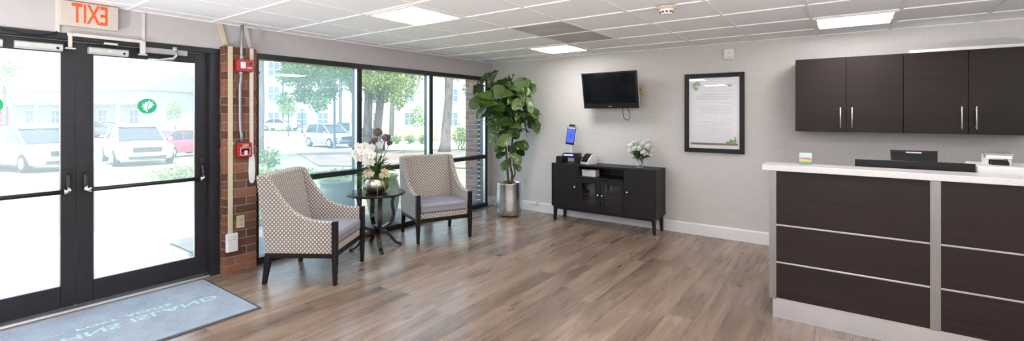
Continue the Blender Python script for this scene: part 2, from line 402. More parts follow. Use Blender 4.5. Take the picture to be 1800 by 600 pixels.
def text(name, body, size, mat, M, parent=None, extrude=0.0008, mirror=True, bold=0.0, sx_=1.0):
    """raised lettering; the photograph shows every word in mirror writing"""
    cu = bpy.data.curves.new('lettering', 'FONT'); cu.body = body; cu.size = size; cu.align_x = 'CENTER'; cu.align_y = 'CENTER'
    cu.extrude = extrude; cu.offset = bold; cu.resolution_u = 3
    tmp = bpy.data.objects.new('lettering', cu); COL.objects.link(tmp)
    dg = bpy.context.evaluated_depsgraph_get(); me = bpy.data.meshes.new_from_object(tmp.evaluated_get(dg))
    bpy.data.objects.remove(tmp); bpy.data.curves.remove(cu)
    S = Matrix.Diagonal(((-1 if mirror else 1)*sx_, 1, 1, 1))
    me.transform(M @ S)
    if mirror: me.flip_normals()
    me.materials.clear(); me.materials.append(mat); me.name = name
    o = bpy.data.objects.new(name, me); COL.objects.link(o)
    if parent: o.parent = parent
    return o
def frame_mat(o, r, u):
    r = Vector(r).normalized(); u = Vector(u).normalized(); n = r.cross(u)
    return Matrix(((r.x,u.x,n.x,o[0]),(r.y,u.y,n.y,o[1]),(r.z,u.z,n.z,o[2]),(0,0,0,1)))
def on_left(x, y, z): return frame_mat((x,y,z), (0,1,0), (0,0,1))      # facing +x
def on_back(x, y, z): return frame_mat((x,y,z), (1,0,0), (0,0,1))      # facing -y

# ================================================================ THE ROOM
H = 2.332; T = 0.6096; XR, YF = 8.6, -9.4
struct(MB().box(-0.05, XR, YF, 0.05, -0.12, 0).build('floor', FLOOR), 'grey brown wood plank floor of the lobby', 'floor')
w = MB().box(-0.2, 0, YF, 0.2, 2.09, 2.75)
w.box(-0.2, 0, -0.13, 0.2, -0.3, 2.09).box(-0.2, 0, YF, -6.02, -0.3, 2.09)
struct(w.build('wall_left', PAINT), 'pale grey painted wall band above the entrance doors and the window', 'wall')
struct(MB().box(0, XR+.2, 0, 0.2, -0.3, 2.75).build('wall_back', PAPER), 'woven linen wallpapered wall behind the television and cabinets', 'wall')
struct(MB().box(XR, XR+.2, YF, 0, -0.3, 2.75).build('wall_right', WHITE))
struct(MB().box(-0.2, XR+.2, YF-.2, YF, -.3, 2.75).build('wall_front', WHITE))
# ceiling: tiles a little above a lattice of T bars
ceil = struct(MB().box(0, XR, YF, 0, H+0.006, 2.75).build('ceiling', TILE), 'suspended ceiling of white square tiles', 'ceiling')
gx = [2.640+T*i for i in range(-4, 10)]; gy = [-2.307+T*j for j in range(-11, 4)]
g = MB()
for x in gx: g.box(x-.012, x+.012, YF, 0, H-0.002, H+0.008)
for y in gy: g.box(0, XR, y-.012, y+.012, H-0.0035, H+0.0075)
g.box(0, 0.022, YF, 0, H-.003, H+.007).box(0, XR, -0.022, 0, H-.003, H+.007)
g.build('ceiling_grid', GRID, ceil)
for j in (0, 1): tag(MB().box(2.030+.014, 2.640-.014, -2.307+T*j+.014, -2.307+T*(j+1)-.014, H+0.002, H+0.008).build('stained_tile', STAIN, ceil), 'water-stained grey ceiling tile')
# baseboards
bp = [(0,0),(-.016,0),(-.016,.125),(-.011,.14),(0,.14)]
b = MB(); b.prism([(p[0], p[1]) for p in bp], 0.0, XR, 'x'); struct(b.build('baseboard_back', WHITE), 'white baseboard along the wallpapered wall', 'baseboard')
struct(MB().box(0, .016, -0.125, -0.017, 0, .14).build('baseboard_left', WHITE, bevel=.004), 'short white baseboard in the corner beside the window', 'baseboard')

# ---- brick pillar between the doors and the window (each brick an island of one mesh)
def bricks(x0, x1, y0, y1, z0, z1, name, parent=None, course=0.0775, L=0.203, gap=0.011):
    core = MB().box(x0+.006, x1-.006, y0+.006, y1-.006, z0, z1).build(name, MORTAR, parent)
    m = MB(); n = int(round((z1-z0)/course)); ch = (z1-z0)/n
    def run(a, b, off):
        out = []; s_ = a-(L*off)
        while s_ < b-1e-4:
            e_ = s_+L; p, q = max(s_, a), min(e_, b)
            if q-p > .03: out.append((p, q-(gap if q < b-1e-4 else 0)))
            s_ = e_
        return out
    for k in range(n):
        za, zb = z0+k*ch+gap/2, z0+(k+1)*ch-gap/2; off = 0.5*(k % 2)
        for p, q in run(y0, y1, off):
            d = random.uniform(0, .003)
            m.box(x1-.07, x1-.0015+d, p, q, za, zb)
            m.box(x0+.0015-d, x0+.07, p, q, za, zb)
        for p, q in run(x0+.071, x1-.071, off):
            d = random.uniform(0, .002)
            m.box(p, q, y0-d, y0+.06, za, zb); m.box(p, q, y1-.06, y1+d, za, zb)
    m.build('brickwork', BRICK, core, bevel=.003, seg=1)
    return core
struct(bricks(-0.2, 0.088, -4.072, -3.782, 0, 2.12, 'wall_pillar'), 'red brick pillar between the entrance doors and the window', 'pillar')

# ---- window: dark frame, three bays, a transom across
win = sempty('window_1', (0,0,0), 'large dark-framed window of three bays with a low transom', 'window')
ys = [-3.737, -2.555, -1.380, -0.135]; FX0, FX1 = -0.115, 0.012
f = MB().box(FX0, FX1, ys[0]-.04, ys[3], 2.035, 2.092).box(FX0, FX1+.01, ys[0]-.04, ys[3], 0.0, 0.066).box(FX0, FX1, ys[0]-.04, ys[0]+.012, 0.066, 2.035).box(FX0, FX1, ys[3]-.035, ys[3], .066, 2.035)
f.build('window_frame', BRONZE, win, bevel=.003)
for y in ys[1:3]: MB().box(FX0, FX1, y-.026, y+.026, .066, 2.035).build('mullion', BRONZE, win, bevel=.003)
st = MB()
bays = [(ys[0]+.012, ys[1]-.026), (ys[1]+.026, ys[2]-.026), (ys[2]+.026, ys[3]-.035)]
for a, c in bays:
    MB().box(FX0+.01, FX1-.004, a, c, .775, .832).build('transom', BRONZE, win, bevel=.003)
    for z0, z1 in ((.066, .775), (.832, 2.035)):
        MB().box(-.062, -.056, a, c, z0, z1).build('window_pane', HAZY if a < ys[0]+.1 else GLASS, win)
        for q0, q1 in ((a, a+.006), (c-.006, c)): st.box(-.052, -.004, q0, q1, z0, z1)
st.build('glazing_bead', ALU, win)
hb = MB(); hp = [(0.0,-.018),(.015,-.002),(.017,.008),(.011,.014),(.004,.012),(0,.006),(-.004,.012),(-.011,.014),(-.017,.008),(-.015,-.002)]
hb.prism([(y-3.70, z+1.905) for y, z in hp], -.0555, -.0545, 'x'); tag(hb.build('heart_sticker', RED, win), 'small red heart sticker on the glass')

# ---- entrance doors
DX = -0.055          # inner face of the door leaves
fr = MB().box(-.15, .01, -6.02, -4.072, 2.045, 2.092).box(-.15, .0, -4.152, -4.072, 0.0, 2.045).box(-.15, .0, -6.02, -5.94, 0, 2.045)
struct(fr.build('trim_1', BRONZE, bevel=.003), 'dark metal frame around the entrance doors', 'door frame')
struct(MB().prism([(-.16,0),(-.0,0),(-.012,.012),(-.03,.02),(-.13,.02),(-.16,.0)], -5.94, -4.152, 'y').build('trim_2', ALU), 'aluminium threshold under the entrance doors', 'threshold')
def door(name, y0, y1, label, rst, bar_z):
    d = sempty(name, (DX, 0, 0), label, 'door'); x0, x1 = -.045, 0.0
    st_, top_, bot_ = .098, .09, .165
    m = MB().box(x0, x1, y0, y0+st_, .024, 2.04).box(x0, x1, y1-rst, y1, .024, 2.04)
    m.box(x0, x1, y0+st_, y1-rst, 2.04-top_, 2.04).box(x0, x1, y0+st_, y1-rst, .024, .024+bot_)
    m.build('door_frame', BRONZE, d, bevel=.003)
    MB().box(-.026, -.020, y0+st_, y1-rst, .024+bot_, 2.04-top_).build('door_pane', DGLASS, d)
    bd = MB()
    for q0, q1 in ((y0+st_, y0+st_+.006), (y1-rst-.006, y1-rst)): bd.box(-.018, -.001, q0, q1, .024+bot_, 2.04-top_)
    bd.box(-.018, -.001, y0+st_, y1-rst, .024+bot_, .03+bot_); bd.build('glazing_bead', ALU, d)
    pb = MB().tube([(.055, y0+.06, bar_z), (.055, y1-.06, bar_z)], .0165, 12); push = pb.build('push_bar', BRONZE, d, smooth=True)
    for y in (y0+.045, y1-.045):
        sg = .03 if y < (y0+y1)/2 else -.03
        MB().tube([(.004, y, bar_z+.13), (.02, y, bar_z+.11), (.035, y, bar_z+.05), (.045, y, bar_z+.02)], [.012, .013, .013, .013], 10).build('push_bar_bracket', BRONZE, d, smooth=True)
        MB().tube([(.042, y, bar_z+.03), (.053, y, bar_z+.006), (.055, y+sg*.5, bar_z), (.055, y+sg, bar_z)], [.013, .015, .018, .018], 10).build('bracket_elbow', CHROME, d, smooth=True)
        MB().box(0, .008, y-.017, y+.017, bar_z+.02, bar_z+.17).build('bracket_plate', BRONZE, d, bevel=.002)
    return d
dr = door('door_1', -5.046, -4.156, 'right leaf of the glazed entrance door with a green leaf decal', .098, .905)
dl = door('door_2', -5.938, -5.049, 'left leaf of the glazed entrance door, cut by the picture edge', .084, .905)
def decal(d, y, z):
    """green disc sticker with a leaf left clear in it"""
    r = .064; bm = bmesh.new()
    lf = [(.0,-.055),(-.012,-.036),(-.03,-.030),(-.024,-.014),(-.042,-.004),(-.028,.006),(-.036,.024),(-.016,.020),(-.012,.040),(.002,.030),(.014,.054),(.020,.034),(.040,.042),(.034,.022),(.052,.016),(.034,.002),(.030,-.012),(.012,-.022),(.006,-.034)]
    n = 48; ring = [bm.verts.new((-.0185, y+r*1.04*math.cos(2*PI*i/n), z+r*math.sin(2*PI*i/n))) for i in range(n)]; leaf_ = [bm.verts.new((-.0185, y+a, z+b)) for a, b in lf]
    ed = [bm.edges.new((q[i], q[(i+1) % len(q)])) for q in (ring, leaf_) for i in range(len(q))]
    bmesh.ops.triangle_fill(bm, use_beauty=True, edges=ed)
    inn = [f for f in bm.faces if all(v in leaf_ for v in f.verts) and False]
    m = MB(); m.bm.free(); m.bm = bm; m.build('green_decal', DECALG, d)
    MB().prism([(y+.002,z-.052),(y+.006,z-.052),(y+.004,z-.01),(y+.016,z+.03),(y+.012,z+.03),(y,z-.01)], -.0187, -.0183, 'x').build('leaf_vein', DECALG, d)
decal(dr, -4.600, 1.555); decal(dl, -5.487, 1.552)
def sensor(d, y0, y1):
    m = MB().prism([(0,1.957),(.045,1.952),(.06,1.965),(.06,2.0),(.05,2.008),(0,2.008)], y0, y1, 'y'); s_ = m.build('motion_sensor', SENSOR, d, bevel=.004)
    MB().cyl((.0605, y1-.03, 1.975), (.0615, y1-.03, 1.975), .009, 12).build('sensor_eye', BLACKP, s_)
    MB().cyl((.0605, y0+.125, 1.985), (.0615, y0+.125, 1.985), .006, 12).build('indicator_lamp', YLED, s_)
sensor(dr, -4.985, -4.742); sensor(dl, -5.375, -5.128); sensor(dl, -5.80, -5.44+.01)
cl = MB().box(0.03, .075, -4.655, -4.335, 2.0, 2.046).build('door_closer', SILVERP, dr, bevel=.006)
MB().tube([(.085, -4.43, 2.03), (.095, -4.43, 1.985), (.09, -4.45, 1.965), (.09, -4.55, 1.945), (.07, -4.62, 1.945)], [.012, .012, .012, .008, .012], 10).build('closer_arm', CHROME, cl, smooth=True)
MB().cyl((.075, -4.43, 2.0), (.075, -4.43, 2.065), .018, 14).build('closer_pivot', SILVERP, cl)

# ---- ceiling lights
def light(x, y, label, first=[]):
    if not first:
        t = thing('ceiling_light', label, 'ceiling light', (x, y, H-.006), 0, 'square ceiling lights')
        a = T/2-.012
        m = MB().box(-a, a, -a, -a+.028, -.004, .008).box(-a, a, a-.028, a, -.004, .008).box(-a, -a+.028, -a+.028, a-.028, -.004, .008).box(a-.028, a, -a+.028, a-.028, -.004, .008)
        m.build('light_frame', WHITE, t)
        for y0, y1, s_ in ((-a+.028, -.06, .75), (-.06, .06, 1.6), (.06, a-.028, .75)):
            MB().box(-a+.028, a-.028, y0, y1, -.002 if s_ < 1 else -.006, .004).build('diffuser', emit('lamp_diffuser_%d' % int(s_*100+y0*1000), (1.0, .98, .96), LAMP*s_), t)
        first.append(t); return t
    return dup(first[0], (x, y, H-.006), 0, label)
cx_ = lambda i: 2.640+T*i+T/2
cy_ = lambda j: -2.307+T*j+T/2
light(cx_(-2), cy_(-2), 'square ceiling light nearest the entrance and window')
light(cx_(-2), cy_(2), 'square ceiling light above the television beside stained tiles')
light(cx_(3), cy_(2), 'square ceiling light above the dark wall cabinets')
for i, j in ((-2, -6), (3, -2), (3, -6), (-2, -10), (3, -10), (8, -2), (8, -6)):
    light(cx_(i), cy_(j), 'square ceiling light further back in the lobby, out of the picture')

# ---- unseen fill lights added behind the camera to brighten the ceiling
def fill_light(x, y, label):
    t = thing('added_fill_light', label, 'fill light', (x, y, 0), 0, 'added fill lights')
    MB().lathe([(.14,0),(.15,.01),(.15,.26),(.135,.26),(.135,.03),(.0001,.03)], n=28).build('can', BLACKP, t)
    ld = bpy.data.lights.new('fill_spot', 'SPOT'); ld.energy = FILL_POWER; ld.spot_size = math.radians(165); ld.spot_blend = .35; ld.shadow_soft_size = .10; ld.color = (1.0, .98, .97)
    lo_ = bpy.data.objects.new('fill_spot', ld); COL.objects.link(lo_); lo_.parent = t; lo_.location = (0,0,.30); lo_.rotation_euler = (PI,0,0)
for x, y in ((1.6,-7.3), (4.6,-7.2), (7.4,-5.6)): fill_light(x, y, 'unseen fill light in a black can, added behind the camera to brighten the ceiling')

# ================================================================ FURNITURE
# ---- armchairs (local: +x is the front)
def armchair():
    t = thing('armchair', 'dotted taupe armchair nearest the entrance doors', 'armchair', (0,0,0), 0, 'dotted lobby armchairs')
    side = [(.268,.275),(.268,.552),(.19,.556),(.10,.566),(.02,.590),(-.06,.635),(-.13,.70),(-.19,.78),(-.245,.87),(-.285,.945),(-.34,.958),(-.390,.950),(-.308,.275)]
    for s_ in (-1, 1):
        y0, y1 = sorted((s_*.275, s_*.328))
        MB().prism(side, y0, y1).build('side_panel', DOTS, t, bevel=.012, uv=True)
    bk = [(-.309,.275),(-.20,.275),(-.195,.42),(-.295,.940),(-.308,.955),(-.33,.962),(-.378,.962),(-.396,.948)]
    MB().prism(bk, -.274, .274).build('backrest', DOTS, t, bevel=.010, uv=True)
    MB().box(.25, .276, -.274, .274, .275, .335).build('front_apron', DOTS, t, bevel=.005, uv=True)
    c = MB(); c.prism([(-.19,.335),(.27,.335),(.285,.35),(.287,.425),(.27,.445),(.05,.455),(-.19,.448)], -.272, .272)
    cu = c.build('seat_cushion', CUSH, t, bevel=.014, seg=3)
    MB().tube([(-.18,-.2735,.415),(.27,-.2735,.41),(.2885,-.255,.41),(.2885,.255,.41),(.27,.2735,.41),(-.18,.2735,.415)], .003, 6).build('piping', CUSH, cu)
    r = MB().box(-.31, .27, -.318, -.285, .235, .276).box(-.31, .27, .285, .318, .235, .276).box(.245, .283, -.29, .29, .232, .276).box(-.31, -.27, -.29, .29, .235, .276)
    r.build('base_rail', ESPRESSO, t, bevel=.003)
    for s_ in (-1, 1):
        y = s_*.307
        m = MB().frustum((.288, y, 0), (.015, .015), (.288, y, .235), (.0215, .0225)).box(.2665, .3095, y-.0225, y+.0225, .235, .556)
        m.build('leg', ESPRESSO, t, bevel=.003)
        MB().frustum((-.330, y-s_*.008, 0), (.017, .016), (-.287, y-s_*.008, .276), (.026, .022)).build('leg', ESPRESSO, t, bevel=.003)
    return t
ch = armchair(); ch.scale = (1.02, 1.06, 1); ch.location = (.705, -3.505, 0); ch.rotation_euler = (0, 0, math.radians(34.0))
dup(ch, (.618, -1.895, 0), math.radians(-24.0), 'dotted taupe armchair between the round table and the fig tree')

# ---- round pedestal table
tb = thing('round_table', 'small round espresso table with curved legs between the armchairs', 'table', (.495, -2.695, 0), math.radians(65))
MB().lathe([(.0001,.597),(.295,.597),(.312,.601),(.32,.609),(.32,.617),(.316,.624),(.0001,.625)], n=56, cap=False).build('tabletop', TABLEW, tb, smooth=False, bevel=.001)
MB().lathe([(.0001,.155),(.035,.155),(.052,.17),(.055,.20),(.048,.225),(.03,.24),(.0001,.245)], n=24, cap=False).build('hub', TABLEW, tb, smooth=True)
for k in range(4):
    a = k*PI/2; d = Vector((math.cos(a), math.sin(a), 0)); s_ = Vector((-math.sin(a), math.cos(a), 0))
    up = [(.205,.598),(.190,.55),(.178,.50),(.180,.45),(.190,.40),(.195,.35),(.185,.305),(.155,.262),(.11,.232),(.05,.212),(.0,.205)]
    pts = []
    for i in range(len(up)): pts.append(d*up[i][0]+Vector((0,0,up[i][1])))
    MB().sweep(pts, .023, .015, s_).build('upright', TABLEW, tb, bevel=.003)
    lo = [(.02,.185),(.07,.182),(.11,.165),(.15,.128),(.185,.082),(.215,.045),(.25,.022),(.278,.016),(.285,.0165)]
    pts = [d*r_+Vector((0,0,z)) for r_, z in lo]
    MB().sweep(pts, .022, [.02,.02,.018,.016,.015,.014,.013,.013,.012], s_).build('leg', TABLEW, tb, bevel=.003)

# ---- flowers
RT = Vector((math.cos(math.radians(36)), math.sin(math.radians(36)), 0)); FW = Vector((-RT.y, RT.x, 0))
def petal(m, c, d, n, L, Wd, cup=.2):
    """one petal from c along d, face normal n"""
    d = d.normalized(); s_ = d.cross(n).normalized(); n = s_.cross(d).normalized()
    prof = [(0,.12),(.3,.8),(.6,1.0),(.85,.7),(1,.15)]; v = []
    for t_, w_ in prof:
        q = c+d*L*t_+n*L*cup*t_*t_
        v += [q-s_*Wd*.5*w_+n*L*.05, q, q+s_*Wd*.5*w_+n*L*.05]
    fs = []
    for i in range(len(prof)-1):
        for k in range(2): fs.append((i*3+k, i*3+k+1, i*3+k+4, i*3+k+3))
    m._add(v, fs)
def rnd_dir():
    while True:
        v = Vector((random.uniform(-1,1), random.uniform(-1,1), random.uniform(-1,1)))
        if .1 < v.length < 1: return v.normalized()
def orchid(c, n, R, mat, parent, name):
    m = MB(); n = n.normalized(); u = (Vector((0,0,1))-n*n.z).normalized(); s_ = n.cross(u)
    for a, L, Wd in ((90,1,.62),(18,1.05,1.05),(162,1.05,1.05),(232,1,.6),(308,1,.6)):
        a = math.radians(a+random.uniform(-8,8)); petal(m, c, s_*math.cos(a)+u*math.sin(a)+n*.12, n, R*L, R*Wd, .1)
    o = m.build(name, mat, parent, smooth=True)
    MB().ball(c+n*R*.16-u*R*.12, R*.17, 8).build('lip', YEL, o, smooth=True)
    return o
BC = Vector((.495, -2.695, .6255))
fa = thing('flower_arrangement', 'orchids, plum alliums and grass in a hammered metal bowl on the round table', 'flowers', BC)
MB().lathe([(.065,0),(.105,.008),(.135,.04),(.147,.08),(.141,.122),(.120,.150),(.114,.156),(.108,.154),(.130,.12),(.135,.08),(.125,.04),(.0001,.03)], n=40, cap=True).build('bowl', PEWTER, fa, smooth=True)
MB().lathe([(.0001,.145),(.06,.148),(.112,.142)], n=24, cap=False).build('moss', MOSS, fa, smooth=True)
def fp(px, py, v=0.0): return RT*((px-661)*.00631)+FW*v+Vector((0,0,1.481-(py-202)*.00631-BC.z))
for px, py, r, v in ((663,233,.053,.02),(680,242,.050,-.02),(661,246,.036,-.06),(651,252,.030,.05),(683,252,.034,.04)):
    c = fp(px, py, v); m = MB()
    for k in range(300):
        d = rnd_dir(); n = d.orthogonal().normalized(); petal(m, c+d*r*.62, (d+rnd_dir()*.5), n, r*.38, r*.22, .2)
    o = m.build('allium_head', PLUM, fa); MB().ball(c, r*.78, 10).build('allium_core', PLUM, o, smooth=True)
    b0 = Vector((random.uniform(-.03,.03), random.uniform(-.03,.03), .15)); MB().tube([b0, b0.lerp(c, .5)+Vector((.005,0,0)), c], .005, 6).build('stem', STEM, o, smooth=True)
sp = [fp(655,312), fp(650,292,-.04), fp(646,272,-.06), fp(638,258,-.05), fp(626,262,-.04), fp(622,272,-.04)]
MB().tube(sp, .004, 6).build('orchid_spray', STEM, fa, smooth=True)
for px, py, v in ((633,258,-.05),(645,256,-.08),(627,269,-.06),(633,277,-.07),(641,266,-.1),(653,265,-.1),(658,259,-.06),(650,286,-.1),(657,284,-.12),(659,271,-.12),(670,255,-.02),(652,276,-.13)):
    orchid(fp(px, py, v), -FW*.9+RT*random.uniform(-.6,.6)+Vector((0,0,random.uniform(-.3,.35))),   .052, PETAL, fa, 'white_orchid')
for px, py, v in ((652,307,-.11),(659,303,-.13),(680,300,-.09),(684,306,-.08),(654,300,-.08),(677,307,-.11),(648,303,-.08)):
    orchid(fp(px, py, v), -FW+RT*random.uniform(-.6,.6)+Vector((0,0,random.uniform(-.2,.5))),   .040, CREAM, fa, 'cream_orchid')
m = MB()
for k in range(170):
    a = random.uniform(0, 2*PI); d = Vector((math.cos(a), math.sin(a), 0))
    if -d.dot(FW) > .25 and k % 6: continue
    d = d; base = d*random.uniform(.03,.09)+Vector((0,0,.15))
    L = random.uniform(.14,.32); up_ = random.uniform(.25,1.3); s_ = Vector((-d.y, d.x, 0))*random.uniform(.003,.006); v = []
    for i in range(6):
        t_ = i/5; q = base+d*L*t_*.85+Vector((0,0,L*(up_*t_-1.25*t_*t_*(1.35-up_*.5)))); q.z = max(q.z, .006); ww = 1-.85*t_
        v += [q-s_*ww, q+s_*ww]
    m._add(v, [(2*i, 2*i+1, 2*i+3, 2*i+2) for i in range(5)])
for k in range(90):
    sg = 1 if k % 5 < 2 else -1; d = (RT*sg+FW*random.uniform(-.6,.5)).normalized(); base = d*random.uniform(.06,.10)+Vector((0,0,.15))
    L = random.uniform(.16,.30); s_ = Vector((-d.y, d.x, 0))*random.uniform(.004,.007); up_ = random.uniform(.35,1.1); v = []
    for i in range(6):
        t_ = i/5; q = base+d*L*t_*.75+Vector((0,0,L*(up_*t_-1.15*t_*t_))); q.z = max(q.z, .006); ww = 1-.85*t_
        v += [q-s_*ww, q+s_*ww]
    m._add(v, [(2*i, 2*i+1, 2*i+3, 2*i+2) for i in range(5)])
m.build('grass_blades', BLADE, fa)
m = MB()
for k in range(70):
    a = random.uniform(0, 2*PI); d = Vector((math.cos(a), math.sin(a), random.uniform(.2,1.6))).normalized(); petal(m, Vector((d.x*.06, d.y*.06, .16+random.uniform(0,.14))), d, Vector((0,0,1)), random.uniform(.08,.17), .03, -.25)
m.build('foliage', DKLEAF, fa, smooth=True)
for k in range(7):
    a = k*.9; MB().tube([(.02*math.cos(a), .02*math.sin(a), .15), (.04*math.cos(a), .04*math.sin(a), .30), (.07*math.cos(a), .05*math.sin(a), .40)], .0028, 5).build('twig', STEM, fa)

# ---- fiddle-leaf fig in a silver planter
PC = Vector((.72, -.50, 0))
fig = thing('potted_fig_tree', 'tall fiddle-leaf fig in a hammered silver planter in the corner', 'plant', PC)
MB().lathe([(.09,.0),(.13,.006),(.165,.03),(.186,.075),(.190,.12),(.186,.30),(.178,.478),(.180,.486),(.172,.486),(.172,.46),(.0001,.455)], n=48).build('planter', SILVER, fig, smooth=True)
m = MB()
for k in range(70):
    a = random.uniform(0, 2*PI); r_ = .162*math.sqrt(random.random()); m.ball((r_*math.cos(a), r_*math.sin(a), .462), random.uniform(.012,.022), 8, (1,1,.7))
m.build('moss', MOSS, fig, smooth=True)
def qp(px, py, v=0.0): return RT*((px-894)*.00836)+FW*v+Vector((0,0,1.481-(py-202)*.00836))
def trunk(pts, r0, r1):
    n = len(pts); MB().tube(pts, [r0+(r1-r0)*i/(n-1) for i in range(n)], 10).build('trunk', BARK, fig, smooth=True)
trunk([qp(893,325,-.02), qp(891,305), qp(890,285,.02), qp(888,262,.03), qp(886,240,.02), qp(884,215), qp(876,190,-.02), qp(866,165,-.03), qp(858,140)], .019, .008)
trunk([qp(897,325,.03), qp(899,308,.03), qp(896,292,-.02), qp(896,272,-.04), qp(899,250,-.03), qp(900,225), qp(904,195,.02), qp(908,165,.02), qp(910,140)], .017, .008)
trunk([qp(895,325,-.05), qp(904,305,-.05), qp(902,288), qp(897,270,.03), qp(900,245,.06), qp(912,220,.06), qp(925,200,.04), qp(930,180,.02)], .014, .007)
def leaf(m, c, d, n, L, Wd, droop, UV):
    d = d.normalized(); s_ = d.cross(n)
    if s_.length < .05: return
    s_.normalize(); n = s_.cross(d).normalized(); prof = [(-.12,.035),(-.01,.05),(.1,.36),(.28,.62),(.46,.84),(.64,1.0),(.80,.98),(.92,.72),(1,.18)]
    lim = lambda q: Vector((max(q.x, .05-PC.x), min(q.y, -.05-PC.y), q.z))
    rows = []
    for i, (t_, w_) in enumerate(prof):
        q = c+d*L*t_-Vector((0,0,droop*L*t_*abs(t_))); wv = .012*math.sin(i*2.3+L*60)
        row = []
        for k in (-1,-.5,0,.5,1): row.append((lim(q+s_*Wd*.5*w_*k+n*(L*.10*abs(k)*w_+wv*abs(k))), k*w_, t_))
        rows.append(row)
    vv = [[m.bm.verts.new(p[0]) for p in r_] for r_ in rows]
    for i in range(len(rows)-1):
        for k in range(4):
            f = m.bm.faces.new((vv[i][k], vv[i][k+1], vv[i+1][k+1], vv[i+1][k]))
            for l, (a_, b_) in zip(f.loops, ((i,k),(i,k+1),(i+1,k+1),(i+1,k))): l[UV].uv = (rows[a_][b_][1], rows[a_][b_][2])
m = MB(); UV = m.bm.loops.layers.uv.new('UVMap')
clus = [(857,140,13,8,5),(848,168,10,11,5),(858,188,12,12,8),(884,153,16,12,11),(910,152,18,10,11),(924,158,10,12,7),(902,172,18,12,12),(878,182,12,12,8),(924,182,10,10,7),(934,208,8,12,8),(908,205,16,12,11),(884,212,16,10,10),(914,220,12,9,7),(868,218,14,8,8),(864,238,10,6,4),(886,236,12,8,7),(930,195,6,10,3),(896,192,20,10,8)]
for px, py, rx, ry, n_ in clus:
    cc = qp(px, py)
    for k in range(int(n_*1.4)):
        v = random.uniform(-.28,.28); c = qp(px+random.uniform(-rx,rx), py+random.uniform(-ry,ry), v)
        out = (RT*((px-894)*.010+random.uniform(-.35,.35))+FW*(v*2.4+random.uniform(-.3,.3))+Vector((0,0,random.uniform(-.15,.5)))).normalized()
        hz_ = Vector((out.x, out.y, 0)).normalized()
        n = (hz_*.75+Vector((0,0,.55))+rnd_dir()*.45-FW*.2).normalized(); a_ = random.gauss(0, 1.3)
        u_ = (Vector((0,0,1))-n*n.z).normalized(); out = u_*math.cos(a_)+n.cross(u_)*math.sin(a_)
        L = random.uniform(.17,.26); leaf(m, c-out*L*.4, out, n, L, L*random.uniform(.62,.76), random.uniform(.0,.3), UV)
for px, py, v, du, dz, L in ((914,254,-.06,1,-.05,.24),(904,276,-.1,.7,-.35,.21),(888,287,-.06,-.5,-.7,.19),(874,250,-.02,-1,.0,.2),(877,261,-.05,-.9,-.1,.17),(880,272,.05,-.9,-.25,.17),(907,293,-.02,.9,-.45,.15),(898,262,.1,.3,-.2,.2),(912,268,.06,.8,-.2,.17)):
    c = qp(px, py, v); out = RT*du+FW*random.uniform(-.5,.1)+Vector((0,0,dz)); n = Vector((0,0,.6))-FW*.8
    leaf(m, c-out.normalized()*L*.5, out, n, L, L*.72, .15, UV)
m.build('leaves', FIG, fig, smooth=True)

# ---- sideboard
sb = thing('sideboard', 'long black sideboard with glass doors against the wallpapered wall', 'sideboard', (2.11, -.20, 0))
X0, X1, Y0, Y1, Z0, Z1 = -.738, .742, -.185, .172, .205, .806
c = MB().box(X0, X1, Y0, Y1, Z1-.022, Z1).box(X0, X0+.02, Y0, Y1, Z0, Z1-.022).box(X1-.02, X1, Y0, Y1, Z0, Z1-.022).box(X0+.02, X1-.02, Y0, Y1, Z0, Z0+.02)
XA, XB = -.325, .33
c.box(XA-.01, XA+.01, Y0+.018, Y1, Z0+.02, Z1-.022).box(XB-.01, XB+.01, Y0+.018, Y1, Z0+.02, Z1-.022).box(X0+.02, X1-.02, Y1-.01, Y1, Z0+.02, Z1-.022)
c.box(XA+.01, XB-.01, Y0+.004, Y1-.01, .628, .648)
c.build('cabinet_body', SBW, sb, bevel=.0015)
MB().box(XA+.01, XB-.01, Y0+.04, Y1-.01, .405, .42).build('shelf', SBW, sb)
def knob(p, parent): MB().lathe([(.0001,.024),(.010,.022),(.013,.016),(.010,.009),(.005,.006),(.005,0)], n=14, M=Matrix.Translation(p) @ Matrix.Rotation(PI/2, 4, 'X'), cap=False).build('knob', CHROME, parent, smooth=True)
for x0, x1, kx in ((X0+.022, XA-.002, XA-.045), (XB+.002, X1-.022, XB+.045)):
    d = MB().box(x0, x1, Y0+.002, Y0+.018, Z0+.022, Z1-.024).build('door', SBW, sb, bevel=.001); knob((kx, Y0+.002, .50), d)
xm = (XA+XB)/2
for x0, x1, kx in ((XA+.004, xm-.002, xm-.03), (xm+.002, XB-.004, xm+.03)):
    za, zb = Z0+.022, .624; s_ = .055
    d = MB().box(x0, x0+s_, Y0+.002, Y0+.018, za, zb).box(x1-s_, x1, Y0+.002, Y0+.018, za, zb).box(x0+s_, x1-s_, Y0+.002, Y0+.018, za, za+s_).box(x0+s_, x1-s_, Y0+.002, Y0+.018, zb-s_, zb).build('glass_door', SBW, sb, bevel=.001)
    MB().box(x0+s_, x1-s_, Y0+.008, Y0+.011, za+s_, zb-s_).build('door_glass', CGLASS, d); knob((kx, Y0+.002, .42), d)
MB().box(X0+.03, X1-.03, Y0+.03, Y0+.05, .165, .205).box(X0+.03, X1-.03, Y1-.05, Y1-.03, .165, .205).box(X0+.03, X0+.05, Y0+.03, Y1-.03, .165, .205).box(X1-.05, X1-.03, Y0+.03, Y1-.03, .165, .205).build('base_frame', SBW, sb)
for x in (X0+.045, X1-.045):
    for y in (Y0+.04, Y1-.04): MB().frustum((x+(.012 if x > 0 else -.012), y, 0), (.015,.015), (x, y, .205), (.025,.022)).build('leg', SBW, sb, bevel=.002)
ZT = .8062
